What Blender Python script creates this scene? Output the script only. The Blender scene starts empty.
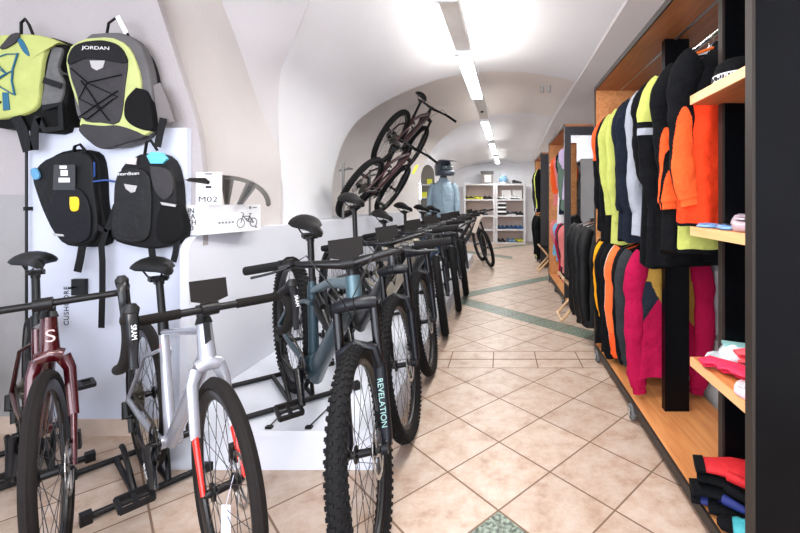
import bpy, bmesh, math, random
from mathutils import Vector, Matrix, Euler
random.seed(7)
PI = math.pi
sc = bpy.context.scene
COL = sc.collection
F, CX, CY, H = 410.0, 501.0, 201.0, 1.24       # focal length and principal point of the lens, eye height

def W(px, py, Y):                              # point at depth Y (metres) from the photograph's frame
    return Vector(((px-CX)*Y/F, Y, H-(py-CY)*Y/F))
def sr(c):
    def f(u): return u/12.92 if u <= .04045 else ((u+.055)/1.055)**2.4
    if isinstance(c, str): c = tuple(int(c[i:i+2], 16) for i in (0, 2, 4))
    return tuple(f(u/255.0) for u in c)+(1,)

# ------------------------------------------------------------------ materials
MATS = {}
def mat(name, col, rough=.5, metal=0, var=0, vscale=8, bump=0, bscale=60, emit=0, alpha=1, coat=0, trans=0, spec=None, bdist=.01):
    if name in MATS: return MATS[name]
    m = bpy.data.materials.new(name); m.use_nodes = True; MATS[name] = m
    nt = m.node_tree; b = nt.nodes['Principled BSDF']
    c = sr(col)
    b.inputs['Base Color'].default_value = c
    b.inputs['Roughness'].default_value = rough; b.inputs['Metallic'].default_value = metal
    if coat: b.inputs['Coat Weight'].default_value = coat; b.inputs['Coat Roughness'].default_value = .08
    if trans: b.inputs['Transmission Weight'].default_value = trans
    if spec is not None: b.inputs['Specular IOR Level'].default_value = spec
    if alpha < 1: b.inputs['Alpha'].default_value = alpha
    if emit:
        b.inputs['Emission Color'].default_value = c; b.inputs['Emission Strength'].default_value = emit
    tc = nt.nodes.new('ShaderNodeTexCoord')
    if var or not (bump or emit or trans):
        n = nt.nodes.new('ShaderNodeTexNoise'); n.inputs['Scale'].default_value = vscale; n.inputs['Detail'].default_value = 4
        nt.links.new(tc.outputs['Object'], n.inputs['Vector'])
        r = nt.nodes.new('ShaderNodeMapRange'); v = var or .04
        r.inputs['From Min'].default_value = .3; r.inputs['From Max'].default_value = .7
        r.inputs['To Min'].default_value = 1-v; r.inputs['To Max'].default_value = 1+v
        nt.links.new(n.outputs['Fac'], r.inputs['Value'])
        mx = nt.nodes.new('ShaderNodeVectorMath'); mx.operation = 'SCALE'; mx.inputs[0].default_value = c[:3]
        nt.links.new(r.outputs['Result'], mx.inputs['Scale']); nt.links.new(mx.outputs['Vector'], b.inputs['Base Color'])
    if bump:
        n = nt.nodes.new('ShaderNodeTexNoise'); n.inputs['Scale'].default_value = bscale; n.inputs['Detail'].default_value = 3
        nt.links.new(tc.outputs['Object'], n.inputs['Vector'])
        bp = nt.nodes.new('ShaderNodeBump'); bp.inputs['Strength'].default_value = bump; bp.inputs['Distance'].default_value = bdist
        nt.links.new(n.outputs['Fac'], bp.inputs['Height']); nt.links.new(bp.outputs['Normal'], b.inputs['Normal'])
    return m

def wood(name, c1, c2, axis=1, rough=.45):
    if name in MATS: return MATS[name]
    m = bpy.data.materials.new(name); m.use_nodes = True; MATS[name] = m
    nt = m.node_tree; b = nt.nodes['Principled BSDF']; b.inputs['Roughness'].default_value = rough
    tc = nt.nodes.new('ShaderNodeTexCoord'); mp = nt.nodes.new('ShaderNodeMapping')
    s = [14, 14, 14]; s[axis] = 1.2; mp.inputs['Scale'].default_value = s
    n = nt.nodes.new('ShaderNodeTexNoise'); n.inputs['Scale'].default_value = 1.6; n.inputs['Detail'].default_value = 6; n.inputs['Distortion'].default_value = 1.2
    cr = nt.nodes.new('ShaderNodeValToRGB'); cr.color_ramp.elements[0].color = sr(c1); cr.color_ramp.elements[1].color = sr(c2)
    cr.color_ramp.elements[0].position = .3; cr.color_ramp.elements[1].position = .65
    nt.links.new(tc.outputs['Object'], mp.inputs['Vector']); nt.links.new(mp.outputs['Vector'], n.inputs['Vector'])
    nt.links.new(n.outputs['Fac'], cr.inputs['Fac']); nt.links.new(cr.outputs['Color'], b.inputs['Base Color'])
    return m

PLASTER = mat('plaster', (208, 202, 199), .9, var=.025, vscale=2, bump=.25, bscale=90)
PLASTER_W = mat('plaster_white', (238, 238, 241), .88, var=.02, vscale=2, bump=.2, bscale=90)
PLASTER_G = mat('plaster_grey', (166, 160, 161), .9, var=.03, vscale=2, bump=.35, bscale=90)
CEIL = mat('ceiling_paint', (236, 229, 224), .9, var=.02, vscale=1.5, bump=.12, bscale=70)
LEDGE = mat('white_board', (218, 220, 229), .55, var=.02, vscale=3)
WBOARD = mat('bluish_white_board', (200, 205, 219), .5, var=.05, vscale=2)
GPANEL = mat('grey_panel', (150, 148, 148), .7)
WHITE = mat('white_paint', (240, 240, 240), .45)
BLACKM = mat('black_metal', (18, 18, 20), .38, .2, spec=.35)
BLACKP = mat('black_plastic', (14, 14, 16), .45, spec=.35)
BLACKG = mat('black_gloss', (9, 9, 13), .25, spec=.4)
RUBBER = mat('tyre_rubber', (20, 19, 20), .8, spec=.2, var=.12, vscale=60)
RUBBERB = mat('tyre_rubber_brown', (27, 23, 22), .8, spec=.2, var=.1, vscale=60)
TAPE = mat('bar_tape', (22, 19, 18), .8, spec=.2, bump=.4, bscale=200)
GRIP = mat('grip_rubber', (22, 21, 22), .8, spec=.2, bump=.6, bscale=260)
STEEL = mat('steel', (190, 190, 190), .28, .95)
SPOKE = mat('spoke_steel', (70, 70, 72), .35, .7)
CASS = mat('cassette_steel', (120, 116, 108), .35, .9)
CHAIN = mat('chain', (84, 78, 70), .4, .8)
SADDLE = mat('saddle_skin', (14, 13, 13), .5, spec=.25)
PANELK = mat('black_laminate', (6, 7, 10), .3, var=.2, vscale=5, spec=.12)
EDGEK = mat('black_edge_band', (44, 37, 33), .5, spec=.3)
MELK = mat('dark_laminate', (36, 36, 41), .4, var=.1, vscale=4)
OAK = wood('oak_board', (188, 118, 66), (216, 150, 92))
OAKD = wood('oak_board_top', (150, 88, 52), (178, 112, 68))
OAKE = wood('oak_edge', (216, 166, 112), (232, 186, 132))
BEECH = wood('beech', (196, 160, 120), (214, 180, 140))
CHROME = mat('chrome', (215, 215, 215), .15, 1)

# ------------------------------------------------------------------ mesh builder
class MB:
    def __init__(s): s.v = []; s.f = []; s.m = []; s.M = Matrix.Identity(4); s.mi = 0
    def add(s, vs, fs, mi=None):
        b = len(s.v); s.v += [s.M @ Vector(p) for p in vs]
        for f in fs: s.f.append([b+i for i in f]); s.m.append(s.mi if mi is None else mi)
    def box(s, a, b, mi=None, R=None):
        a, b = Vector(a), Vector(b)
        vs = [(x, y, z) for x in (a.x, b.x) for y in (a.y, b.y) for z in (a.z, b.z)]
        if R:
            c = (a+b)/2; vs = [c+R @ (Vector(p)-c) for p in vs]
        s.add(vs, [(0,1,3,2),(4,6,7,5),(0,4,5,1),(2,3,7,6),(0,2,6,4),(1,5,7,3)], mi)
    def cbox(s, c, d, mi=None, R=None):
        c = Vector(c); d = Vector(d)/2; s.box(c-d, c+d, mi, R)
    def rings(s, rs, cap=True, mi=None, closed=False, mf=None):
        n = len(rs[0]); vs = [p for r in rs for p in r]; fs = []; ms = []
        k = len(rs)
        for i in range(k if closed else k-1):
            for j in range(n):
                a = i*n+j; b = i*n+(j+1) % n; i2 = (i+1) % k
                fs.append((a, b, i2*n+(j+1) % n, i2*n+j)); ms.append(mf(i, j) if mf else (s.mi if mi is None else mi))
        if cap and not closed:
            fs.append(tuple(range(n-1, -1, -1))); ms.append(mf(0, 0) if mf else (s.mi if mi is None else mi))
            fs.append(tuple((k-1)*n+j for j in range(n))); ms.append(mf(k-2, 0) if mf else (s.mi if mi is None else mi))
        b = len(s.v); s.v += [s.M @ Vector(p) for p in vs]
        for f, m in zip(fs, ms): s.f.append([b+i for i in f]); s.m.append(m)
    def tube(s, pts, r, n=8, cap=True, mi=None, closed=False, fl=None, mf=None):
        pts = [Vector(p) for p in pts]; k = len(pts)
        if not isinstance(r, (list, tuple)): r = [r]*k
        out = []; up = None
        for i, p in enumerate(pts):
            a = pts[(i-1) % k] if (closed or i > 0) else p
            c = pts[(i+1) % k] if (closed or i < k-1) else p
            t = (c-a)
            if t.length < 1e-9: t = Vector((0, 0, 1))
            t.normalize()
            if up is None: up = Vector((0, 0, 1)) if abs(t.z) < .9 else Vector((0, 1, 0))
            x = up.cross(t)
            if x.length < 1e-6: x = Vector((1, 0, 0)).cross(t)
            x.normalize(); y = t.cross(x).normalized(); up = y
            ax, ay = (1, 1) if not fl else fl
            out.append([p+x*(math.cos(2*PI*j/n)*r[i]*ax)+y*(math.sin(2*PI*j/n)*r[i]*ay) for j in range(n)])
        s.rings(out, cap, mi, closed, mf)
    def cyl(s, a, b, r, r2=None, n=10, mi=None): s.tube([a, b], [r, r if r2 is None else r2], n, True, mi)
    def torus(s, c, R, r, n=48, m=8, mi=None, wy=1, wr=1, a0=0, a1=2*PI):        # ring in the local xz plane, axis y
        c = Vector(c); full = abs(a1-a0-2*PI) < 1e-6; rs = []
        for i in range(n if full else n+1):
            a = a0+(a1-a0)*i/n; e = Vector((math.cos(a), 0, math.sin(a)))
            rs.append([c+e*(R+r*wr*math.cos(2*PI*j/m))+Vector((0, r*wy*math.sin(2*PI*j/m), 0)) for j in range(m)])
        s.rings(rs, True, mi, full)
    def disc(s, c, prof, n=32, mi=None):                                          # lathe about y: prof (radius, y)
        c = Vector(c)
        s.rings([[c+Vector((r*math.cos(2*PI*j/n), y, r*math.sin(2*PI*j/n))) for j in range(n)] for r, y in prof], True, mi)
    def lathe(s, c, prof, n=24, mi=None):                                         # about z
        c = Vector(c)
        s.rings([[c+Vector((r*math.cos(2*PI*j/n), r*math.sin(2*PI*j/n), z)) for j in range(n)] for r, z in prof], True, mi)
    def ell(s, c, d, n=16, m=10, mi=None):
        c = Vector(c); rs = []
        for i in range(m+1):
            a = -PI/2+PI*(i+.02)/(m+.04)
            rs.append([c+Vector((d[0]*math.cos(a)*math.cos(2*PI*j/n), d[1]*math.cos(a)*math.sin(2*PI*j/n), d[2]*math.sin(a))) for j in range(n)])
        s.rings(rs, True, mi)
    def puff(s, out, fn, d0, d1, mi=None, k=5, edge=.06, crown=1.0):
        """closed outline (u,v) -> rounded slab from depth d0 (back) to d1 (front); fn maps (u,v,w) to a point"""
        cu = sum(p[0] for p in out)/len(out); cv = sum(p[1] for p in out)/len(out)
        rs = [[fn(u, v, d0) for u, v in out], [fn(u, v, d0+(d1-d0)*.55) for u, v in out]]
        for i in range(1, k+1):
            t = i/k; sc_ = 1-edge*(1-math.sqrt(max(0, 1-t*t)))*1.0
            rs.append([fn(cu+(u-cu)*sc_, cv+(v-cv)*sc_, d0+(d1-d0)*(.55+.38*math.sin(t*PI/2))) for u, v in out])
        for q, w in ((.6, .97), (.25, 1.0)):
            rs.append([fn(cu+(u-cu)*q*(1-edge), cv+(v-cv)*q*(1-edge), d0+(d1-d0)*(.93+.07*crown*w)) for u, v in out])
        s.rings(rs, True, mi)
    def mesh(s, name, mats, smooth=40):
        me = bpy.data.meshes.new(name); me.from_pydata([tuple(p) for p in s.v], [], s.f)
        for m in (mats if isinstance(mats, (list, tuple)) else [mats]): me.materials.append(m)
        me.polygons.foreach_set('material_index', s.m)
        bm = bmesh.new(); bm.from_mesh(me); bmesh.ops.recalc_face_normals(bm, faces=bm.faces); bm.to_mesh(me); bm.free()
        if smooth:
            me.polygons.foreach_set('use_smooth', [True]*len(me.polygons)); me.set_sharp_from_angle(angle=math.radians(smooth))
        me.update(); return me

def link(name, me, parent=None, matrix=None):
    o = bpy.data.objects.new(name, me); COL.objects.link(o)
    if parent: o.parent = parent
    if matrix is not None: o.matrix_local = matrix
    return o
def obj(name, mb, mats, parent=None, matrix=None, smooth=40):
    if parent is None and matrix is None and mb.v:      # own origin at the thing's base
        xs = [p.x for p in mb.v]; ys = [p.y for p in mb.v]; zs = [p.z for p in mb.v]
        c = Vector(((min(xs)+max(xs))/2, (min(ys)+max(ys))/2, min(zs)))
        mb.v = [p-c for p in mb.v]; matrix = Matrix.Translation(c)
    return link(name, mb.mesh(name, mats, smooth), parent, matrix)
def tag(o, label, cat, group=None):
    o['label'] = label; o['category'] = cat
    if group: o['group'] = group
    return o
def struct(o): o['kind'] = 'structure'; return o
def thing(name, label, cat, M=None, group=None):
    o = bpy.data.objects.new(name, None); COL.objects.link(o); o.empty_display_size = .1
    if M is not None: o.matrix_world = M if isinstance(M, Matrix) else Matrix.Translation(Vector(M))
    return tag(o, label, cat, group)
def dup(root, M, label=None, group=None):
    r = root.copy(); COL.objects.link(r); r.matrix_world = M if isinstance(M, Matrix) else Matrix.Translation(Vector(M))
    if label: r['label'] = label
    if group: r['group'] = group
    for ch in list(root.children):
        c = ch.copy(); COL.objects.link(c); c.parent = r
        for g in ch.children:
            d = g.copy(); COL.objects.link(d); d.parent = c
    return r
def text(name, body, size, matrix, m, parent=None, ext=.0006, spacing=1, align='CENTER', sx=1):
    cu = bpy.data.curves.new(name, 'FONT'); cu.body = body; cu.size = size; cu.extrude = ext; cu.space_character = spacing
    cu.align_x = align; cu.align_y = 'CENTER'; cu.space_line = .8
    t = bpy.data.objects.new(name, cu); COL.objects.link(t)
    dg = bpy.context.evaluated_depsgraph_get()
    me = bpy.data.meshes.new_from_object(t.evaluated_get(dg)); bpy.data.objects.remove(t)
    if sx != 1:
        for v in me.vertices: v.co.x *= sx
    me.materials.clear(); me.materials.append(m)
    return link(name, me, parent, matrix)
def frame(o, x, y, z): return Matrix(((x[0], y[0], z[0], o[0]), (x[1], y[1], z[1], o[1]), (x[2], y[2], z[2], o[2]), (0, 0, 0, 1)))
def catmull(P, n):
    P = [Vector(p) for p in P]; out = []
    L = [0]
    for a, b in zip(P, P[1:]): L.append(L[-1]+(b-a).length)
    for k in range(n):
        s = L[-1]*k/(n-1); i = 0
        while i < len(P)-2 and L[i+1] < s: i += 1
        t = (s-L[i])/max(1e-9, L[i+1]-L[i])
        p0 = P[max(0, i-1)]; p1 = P[i]; p2 = P[i+1]; p3 = P[min(len(P)-1, i+2)]
        out.append(.5*((2*p1)+(p2-p0)*t+(2*p0-5*p1+4*p2-p3)*t*t+(3*p1-p0-3*p2+p3)*t**3))
    return out
def loft(name, curves, m, n=28, sub=5):
    cs = [catmull(c, n) for c in curves]; rows = []
    for a, b in zip(cs, cs[1:]):
        for k in range(sub): rows.append([p.lerp(q, k/sub) for p, q in zip(a, b)])
    rows.append(cs[-1]); mb = MB(); vs = [p for r in rows for p in r]; fs = []
    for i in range(len(rows)-1):
        for j in range(n-1): a = i*n+j; fs.append((a, a+1, a+n+1, a+n))
    mb.add(vs, fs); return struct(obj(name, mb, m, smooth=70))

# ------------------------------------------------------------------ camera, light
cam = bpy.data.cameras.new('camera'); co = bpy.data.objects.new('camera', cam); COL.objects.link(co)
co.location = (0, 0, H); co.rotation_euler = (PI/2, 0, 0)
cam.sensor_width = 36; cam.lens = 36*F/800; cam.shift_x = -(CX-400)/800; cam.shift_y = (CY-266.5)/800*1.0
cam.clip_start = .02; sc.camera = co
w = bpy.data.worlds.new('world'); sc.world = w; w.use_nodes = True
w.node_tree.nodes['Background'].inputs['Color'].default_value = sr((226, 234, 250)); w.node_tree.nodes['Background'].inputs['Strength'].default_value = 1.25
vs_ = sc.view_settings; vs_.view_transform = 'Standard'; vs_.look = 'None'; vs_.gamma = 1; vs_.use_curve_mapping = False; vs_.exposure = 0.27
def area(loc, rot, sx, sy, e, c=(255, 255, 255)):
    l = bpy.data.lights.new('daylight', 'AREA'); l.shape = 'RECTANGLE'; l.size = sx; l.size_y = sy; l.energy = e; l.color = sr(c)[:3]
    o = bpy.data.objects.new('daylight', l); COL.objects.link(o); o.location = loc; o.rotation_euler = rot; return o
area((-.8, -1.9, 1.6), (math.radians(101), 0, 0), 4.2, 2.0, 150, (238, 244, 255))

# ------------------------------------------------------------------ floor
def floor():
    m = bpy.data.materials.new('stone_tiles'); m.use_nodes = True; nt = m.node_tree; b = nt.nodes['Principled BSDF']; L = nt.links
    def N(t): return nt.nodes.new(t)
    def op(o, a, b_=None, c=None):
        n = N('ShaderNodeMath'); n.operation = o
        for i, x in enumerate((a, b_, c)):
            if x is None: continue
            if isinstance(x, (int, float)): n.inputs[i].default_value = x
            else: L.new(x, n.inputs[i])
        return n.outputs[0]
    geo = N('ShaderNodeTexCoord'); sep = N('ShaderNodeSeparateXYZ'); L.new(geo.outputs['Object'], sep.inputs[0])
    X, Y = sep.outputs[0], sep.outputs[1]
    T = .33; s2 = 1/math.sqrt(2)
    far = op('GREATER_THAN', Y, 3.383)
    yo = op('SUBTRACT', Y, op('MULTIPLY_ADD', far, .34, 3.043)); xo = op('ADD', X, .01)
    u = op('DIVIDE', op('MULTIPLY', op('ADD', xo, yo), s2), T); v = op('DIVIDE', op('MULTIPLY', op('SUBTRACT', yo, xo), s2), T)
    bu = op('DIVIDE', op('ADD', X, .06), .335); bv = op('DIVIDE', op('SUBTRACT', Y, 3.043), .17)
    band = op('MULTIPLY', op('GREATER_THAN', Y, 3.043), op('LESS_THAN', Y, 3.383))
    def mixv(f, a, c): return op('ADD', op('MULTIPLY', f, c), op('MULTIPLY', op('SUBTRACT', 1, f), a))
    U = mixv(band, u, bu); V = mixv(band, v, bv)
    def edge(x, T_): return op('MULTIPLY', op('SUBTRACT', .5, op('ABSOLUTE', op('SUBTRACT', op('FRACT', x), .5))), T_)
    e1 = edge(U, T); e2 = op('MULTIPLY', edge(V, 1), mixv(band, T, .085)); g = op('MINIMUM', e1, e2)
    grout = op('LESS_THAN', g, .0040)
    # green diagonal bands and the single green tile
    d1 = op('MULTIPLY', op('ADD', op('ADD', X, Y), -4.62), s2)           # running towards the racks
    in1 = op('MULTIPLY', op('LESS_THAN', op('ABSOLUTE', d1), .12), op('MULTIPLY', op('GREATER_THAN', X, -.55), op('GREATER_THAN', Y, 3.385)))
    d2 = op('MULTIPLY', op('ADD', op('SUBTRACT', Y, X), -5.87), s2)
    in2 = op('MULTIPLY', op('LESS_THAN', op('ABSOLUTE', d2), .12), op('GREATER_THAN', X, -.5))
    d3 = op('MULTIPLY', op('ADD', op('SUBTRACT', Y, X), -10.9), s2)
    in3 = op('MULTIPLY', op('LESS_THAN', op('ABSOLUTE', d3), .14), op('GREATER_THAN', X, -.3))
    d4 = op('MULTIPLY', op('ADD', op('ADD', X, Y), -9.2), s2)
    in4 = op('MULTIPLY', op('LESS_THAN', op('ABSOLUTE', d4), .14), op('LESS_THAN', X, .25))
    # single tile: lattice cell whose far corner lies at Y = 1.642
    cu = op('FLOOR', u); cv = op('FLOOR', v)
    in5 = op('MULTIPLY', op('COMPARE', cu, -4, .1), op('COMPARE', cv, -4, .1))
    green = op('MAXIMUM', op('MAXIMUM', op('MAXIMUM', in1, in2), op('MAXIMUM', in3, in4)), in5)
    gs = N('ShaderNodeTexNoise'); gs.inputs['Scale'].default_value = 60; gs.inputs['Detail'].default_value = 4; L.new(geo.outputs['Object'], gs.inputs['Vector'])
    gr = N('ShaderNodeValToRGB'); gr.color_ramp.elements[0].position = .38; gr.color_ramp.elements[1].position = .66
    gr.color_ramp.elements[0].color = sr((52, 64, 54)); gr.color_ramp.elements[1].color = sr((142, 156, 140)); L.new(gs.outputs['Fac'], gr.inputs['Fac'])
    n1 = N('ShaderNodeTexNoise'); n1.inputs['Scale'].default_value = 9; n1.inputs['Detail'].default_value = 8; n1.inputs['Roughness'].default_value = .72; L.new(geo.outputs['Object'], n1.inputs['Vector'])
    cr = N('ShaderNodeValToRGB'); E = cr.color_ramp.elements
    E[0].position = .3; E[0].color = sr((158, 126, 104)); E[1].position = .62; E[1].color = sr((196, 178, 164))
    x = cr.color_ramp.elements.new(.45); x.color = sr((182, 158, 140)); L.new(n1.outputs['Fac'], cr.inputs['Fac'])
    wn = N('ShaderNodeTexWhiteNoise'); cb = N('ShaderNodeCombineXYZ'); L.new(op('FLOOR', U), cb.inputs[0]); L.new(op('FLOOR', V), cb.inputs[1]); L.new(wn.inputs[0], cb.outputs[0]) if 0 else L.new(cb.outputs[0], wn.inputs[0])
    sc1 = N('ShaderNodeVectorMath'); sc1.operation = 'SCALE'; L.new(cr.outputs['Color'], sc1.inputs[0]); L.new(op('MULTIPLY_ADD', wn.outputs['Value'], .12, .9), sc1.inputs['Scale'])
    def mix(f, a, c):
        n = N('ShaderNodeMix'); n.data_type = 'RGBA'; L.new(f, n.inputs[0])
        for i, q in ((6, a), (7, c)):
            if isinstance(q, tuple): n.inputs[i].default_value = q
            else: L.new(q, n.inputs[i])
        return n.outputs[2]
    col = mix(green, sc1.outputs[0], gr.outputs['Color']); col = mix(grout, col, sr((118, 94, 76)))
    L.new(col, b.inputs['Base Color'])
    L.new(op('MULTIPLY_ADD', grout, .5, op('MULTIPLY_ADD', n1.outputs['Fac'], .25, .30)), b.inputs['Roughness'])
    bp = N('ShaderNodeBump'); bp.inputs['Strength'].default_value = .35; bp.inputs['Distance'].default_value = .004
    L.new(op('ADD', op('MULTIPLY', n1.outputs['Fac'], .5), op('SUBTRACT', 1, grout)), bp.inputs['Height']); L.new(bp.outputs['Normal'], b.inputs['Normal'])
    mb = MB(); mb.box((-4.2, -2.2, -.1), (2.3, 12.7, 0)); o = obj('floor', mb, m, matrix=Matrix.Identity(4), smooth=0); struct(o)
floor()

# ------------------------------------------------------------------ room shell
def room():
    # frontal wall with the backpacks, its right edge sweeps left into the vault
    c1 = catmull([W(203, 190, 2.2), W(202, 160, 2.2), W(198, 130, 2.2), W(188, 95, 2.2), W(175, 55, 2.2), W(157, 0, 2.2), W(136, -60, 2.2), W(120, -95, 2.2)], 24)
    pts = [(-4.2, 0), (-1.62, 0), (-1.6, 1.0)]+[(p.x, p.z) for p in c1]+[(-2.1, 3.0), (-4.2, 3.0)]
    mb = MB(); a = [Vector((x, 2.2, z)) for x, z in pts]; b = [Vector((x, 2.24, z)) for x, z in pts]
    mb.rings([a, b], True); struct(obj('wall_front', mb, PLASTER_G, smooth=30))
    cm = [Vector((-1.83, 2.25, 0)), Vector((-1.83, 2.25, 1.3))]+[Vector((p.x-.2, 2.25, p.z)) for p in c1[6::5]]
    c2 = [Vector((-1.72, 3.2, 0)), W(281, 225, 3.2), W(281, 185, 3.2), W(279, 154, 3.15), W(259, 105, 3.0), W(240, 49, 2.8), W(221, 0, 2.6), W(200, -60, 2.3), Vector((-1.85, 2.2, 2.95))]
    loft('wall_left_niche', [cm, c2], PLASTER, 40)
    c3a = [Vector((-1.71, 3.2, 0)), W(283, 225, 3.2), W(283, 190, 3.2), W(279, 157, 3.18), W(279, 82, 3.1), W(290, 49, 3.0), W(309, 0, 2.8), Vector((-1.1, 2.5, 2.78)), Vector((-1.0, 2.3, 2.9))]
    loft('wall_left_pier', [c2, c3a], PLASTER_G if 0 else mat('plaster_shade', (208, 204, 205), .9, var=.02, vscale=2, bump=.2), 40)
    c3 = c3a[:7]+[Vector((-.85, 2.45, 2.8)), Vector((-.3, 2.1, 2.86)), Vector((.35, 2.0, 2.85)), Vector((.92, 2.0, 2.74))]
    def Yc(px): return 4.4+.6*min(1, max(0, (px-332)/150))
    c4 = [Vector((W(332, 222, 4.4).x, 4.4, 0))]+[W(px, py, Yc(px)) for px, py in ((332, 222), (332, 190), (337, 160), (350, 130), (370, 111), (400, 94), (440, 79), (480, 72), (520, 72), (556, 77), (576, 82))]
    loft('wall_left_vault', [c3, c4], PLASTER_W, 60)
    # arch face step and second bay
    c4b = [Vector((p.x-.34*max(0, min(1, (-.2-p.x)/1.2)), p.y+.06, p.z+.02)) for p in c4]
    loft('trim_1', [c4, c4b], PLASTER, 60, 1)
    c5 = [Vector((-1.45, 7.2, 0))]+[W(px, py, 7.2) for px, py in ((419, 222), (419, 190), (423, 168), (435, 146), (455, 129), (478, 119), (500, 114), (530, 113), (553, 118))]
    c45 = [p.lerp(q, .55)+Vector((-.1*max(0, min(1, -p.x)), 0, .03)) for p, q in zip(catmull(c4b, 30), catmull(c5, 30))]
    loft('wall_left_recess', [c4b, c45, c5], CEIL, 60)
    c5b = [Vector((p.x-.3*max(0, min(1, (-.2-p.x)/.8)), p.y+.05, p.z+.02)) for p in c5]
    loft('trim_2', [c5, c5b], PLASTER_W, 60, 1)
    c6 = [Vector((-1.62, 12.5, 0))]+[W(px, py, 12.5) for px, py in ((448, 215), (449, 188), (457, 172), (475, 165), (500, 163), (531, 164))]
    loft('wall_left_far', [c5b, c6], PLASTER_W, 60)
    # ceiling over the camera and the flat strip above the racks
    mb = MB(); n = 14; top = catmull([Vector((-1.95, 2.3, 2.95)), Vector((-1.1, 2.5, 2.84))]+c3[7:], n)
    rows = [top]+[[Vector((p.x*(1-.0*k), p.y+(-2.2-p.y)*k/4, p.z+(2.84-p.z)*.5*k/4)) for p in top] for k in range(1, 5)]
    vs = [p for r in rows for p in r]; fs = [(i*n+j, i*n+j+1, (i+1)*n+j+1, (i+1)*n+j) for i in range(4) for j in range(n-1)]
    mb.add(vs, fs); mb.box((-4.2, -2.2, 2.95), (-1.9, 2.3, 3.0)); struct(obj('ceiling', mb, CEIL, smooth=60))
    mb = MB(); ys = (-2.2, 2.0, 5.0, 7.2, 12.5); zs = (2.70, 2.70, 2.68, 2.66, 2.33)
    for (a, b, z0, z1) in zip(ys, ys[1:], zs, zs[1:]):
        mb.add([(.90, a, z0+.09), (.92, a, z0), (2.3, a, z0), (.90, b, z1+.09), (.92, b, z1), (2.3, b, z1)], [(0, 1, 4, 3), (1, 2, 5, 4)])
    struct(obj('ceiling_strip', mb, mat('ceiling_strip_paint', (226, 221, 219), .9, var=.02, vscale=2), smooth=20))
    mb = MB(); mb.box((1.8, -2.2, 0), (1.9, 12.7, 3.0)); struct(obj('wall_right', mb, PLASTER_W))
    mb = MB(); mb.box((-2.4, 12.5, 0), (2.3, 12.6, 3.0)); struct(obj('wall_back', mb, PLASTER_W))
    mb = MB(); mb.box((-4.2, 2.185, 0), (-1.66, 2.2, .09)); mb.box((-2.5, 2.163, 0), (-1.66, 2.186, .09)); struct(obj('baseboard_front', mb, mat('stone_skirting', (196, 176, 160), .5, var=.12, vscale=10)))
    # white low wall behind the bikes with a rounded corner, and the platform
    mb = MB(); o = []
    for k in range(9): a = PI/2+PI/2*k/8; o.append((2.1+.09+.09*math.cos(a), 1.06-.09+.09*math.sin(a)))
    o = [(8.8, 0), (8.8, 1.06)]+o+[(2.1, 0)]
    mb.rings([[Vector((-1.6, y, z)) for y, z in o], [Vector((-1.645, y, z)) for y, z in o]], True)
    mb.box((-2.2, 2.26, 0), (-1.646, 8.8, 1.06)); struct(obj('wall_ledge', mb, LEDGE, smooth=30))
    mb = MB(); mb.box((-1.598, 1.89, 0), (-.57, 8.3, .18)); mb.box((-1.598, 1.885, .155), (-.565, 1.89, .183)); struct(obj('platform', mb, mat('platform_white', (226, 230, 240), .35, var=.03, vscale=3)))
    # board on the front wall, grey panel, black pole, writing
    mb = MB(); mb.box((W(28, 0, 2.17).x, 2.165, .09), (-1.66, 2.199, W(0, 128, 2.17).z)); struct(obj('trim_3', mb, WBOARD))
    mb = MB(); mb.box((-4.0, 2.19, .09), (W(25, 0, 2.17).x, 2.199, W(0, 195, 2.17).z)); struct(obj('trim_4', mb, GPANEL))
    mb = MB(); p = W(26.5, 0, 2.14); mb.cyl((p.x, 2.14, .09), (p.x, 2.14, W(0, 148, 2.14).z), .006); mb.cbox((p.x, 2.15, .1), (.05, .05, .02)); mb.cbox((p.x, 2.165, 1.2), (.012, .07, .02))
    tag(obj('wall_pole', mb, BLACKM), 'thin black vertical pole against the wall below the lime backpack', 'pole')
    p = W(66.5, 306, 2.163); t = text('wall_lettering', 'CUSHCORE', .037, frame(p, (0, 0, 1), (-1, 0, 0), (0, -1, 0)), BLACKP, spacing=1.1)
    tag(t, 'small black upright lettering on the white board under the backpacks', 'lettering')
    mb = MB(); p = W(79.5, 287, 2.15); mb.cbox(p, (.068, .02, .085)); mb.cyl(p+Vector((-.02, -.01, 0)), p+Vector((-.02, -.03, 0)), .006)
    tag(obj('wall_socket', mb, BLACKP), 'small square black box on the white board between the two road bike saddles', 'socket')
    # window in the far left wall
    mb = MB(); mb.box((-1.71, 8.3, 1.25), (-1.69, 10.0, 2.05)); o = obj('window_1', mb, mat('window_day', (240, 246, 255), .5, emit=12)); struct(o)
    mb = MB()
    for y in (8.3, 9.15, 10.0): mb.box((-1.72, y-.03, 1.22), (-1.65, y+.03, 2.08))
    for z in (1.25, 2.05): mb.box((-1.72, 8.3, z-.03), (-1.65, 10, z+.03))
    f = link('window_frame', mb.mesh('window_frame', WHITE), o, o.matrix_world.inverted()); f.matrix_local = Matrix.Translation(-o.location)
room()

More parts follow.
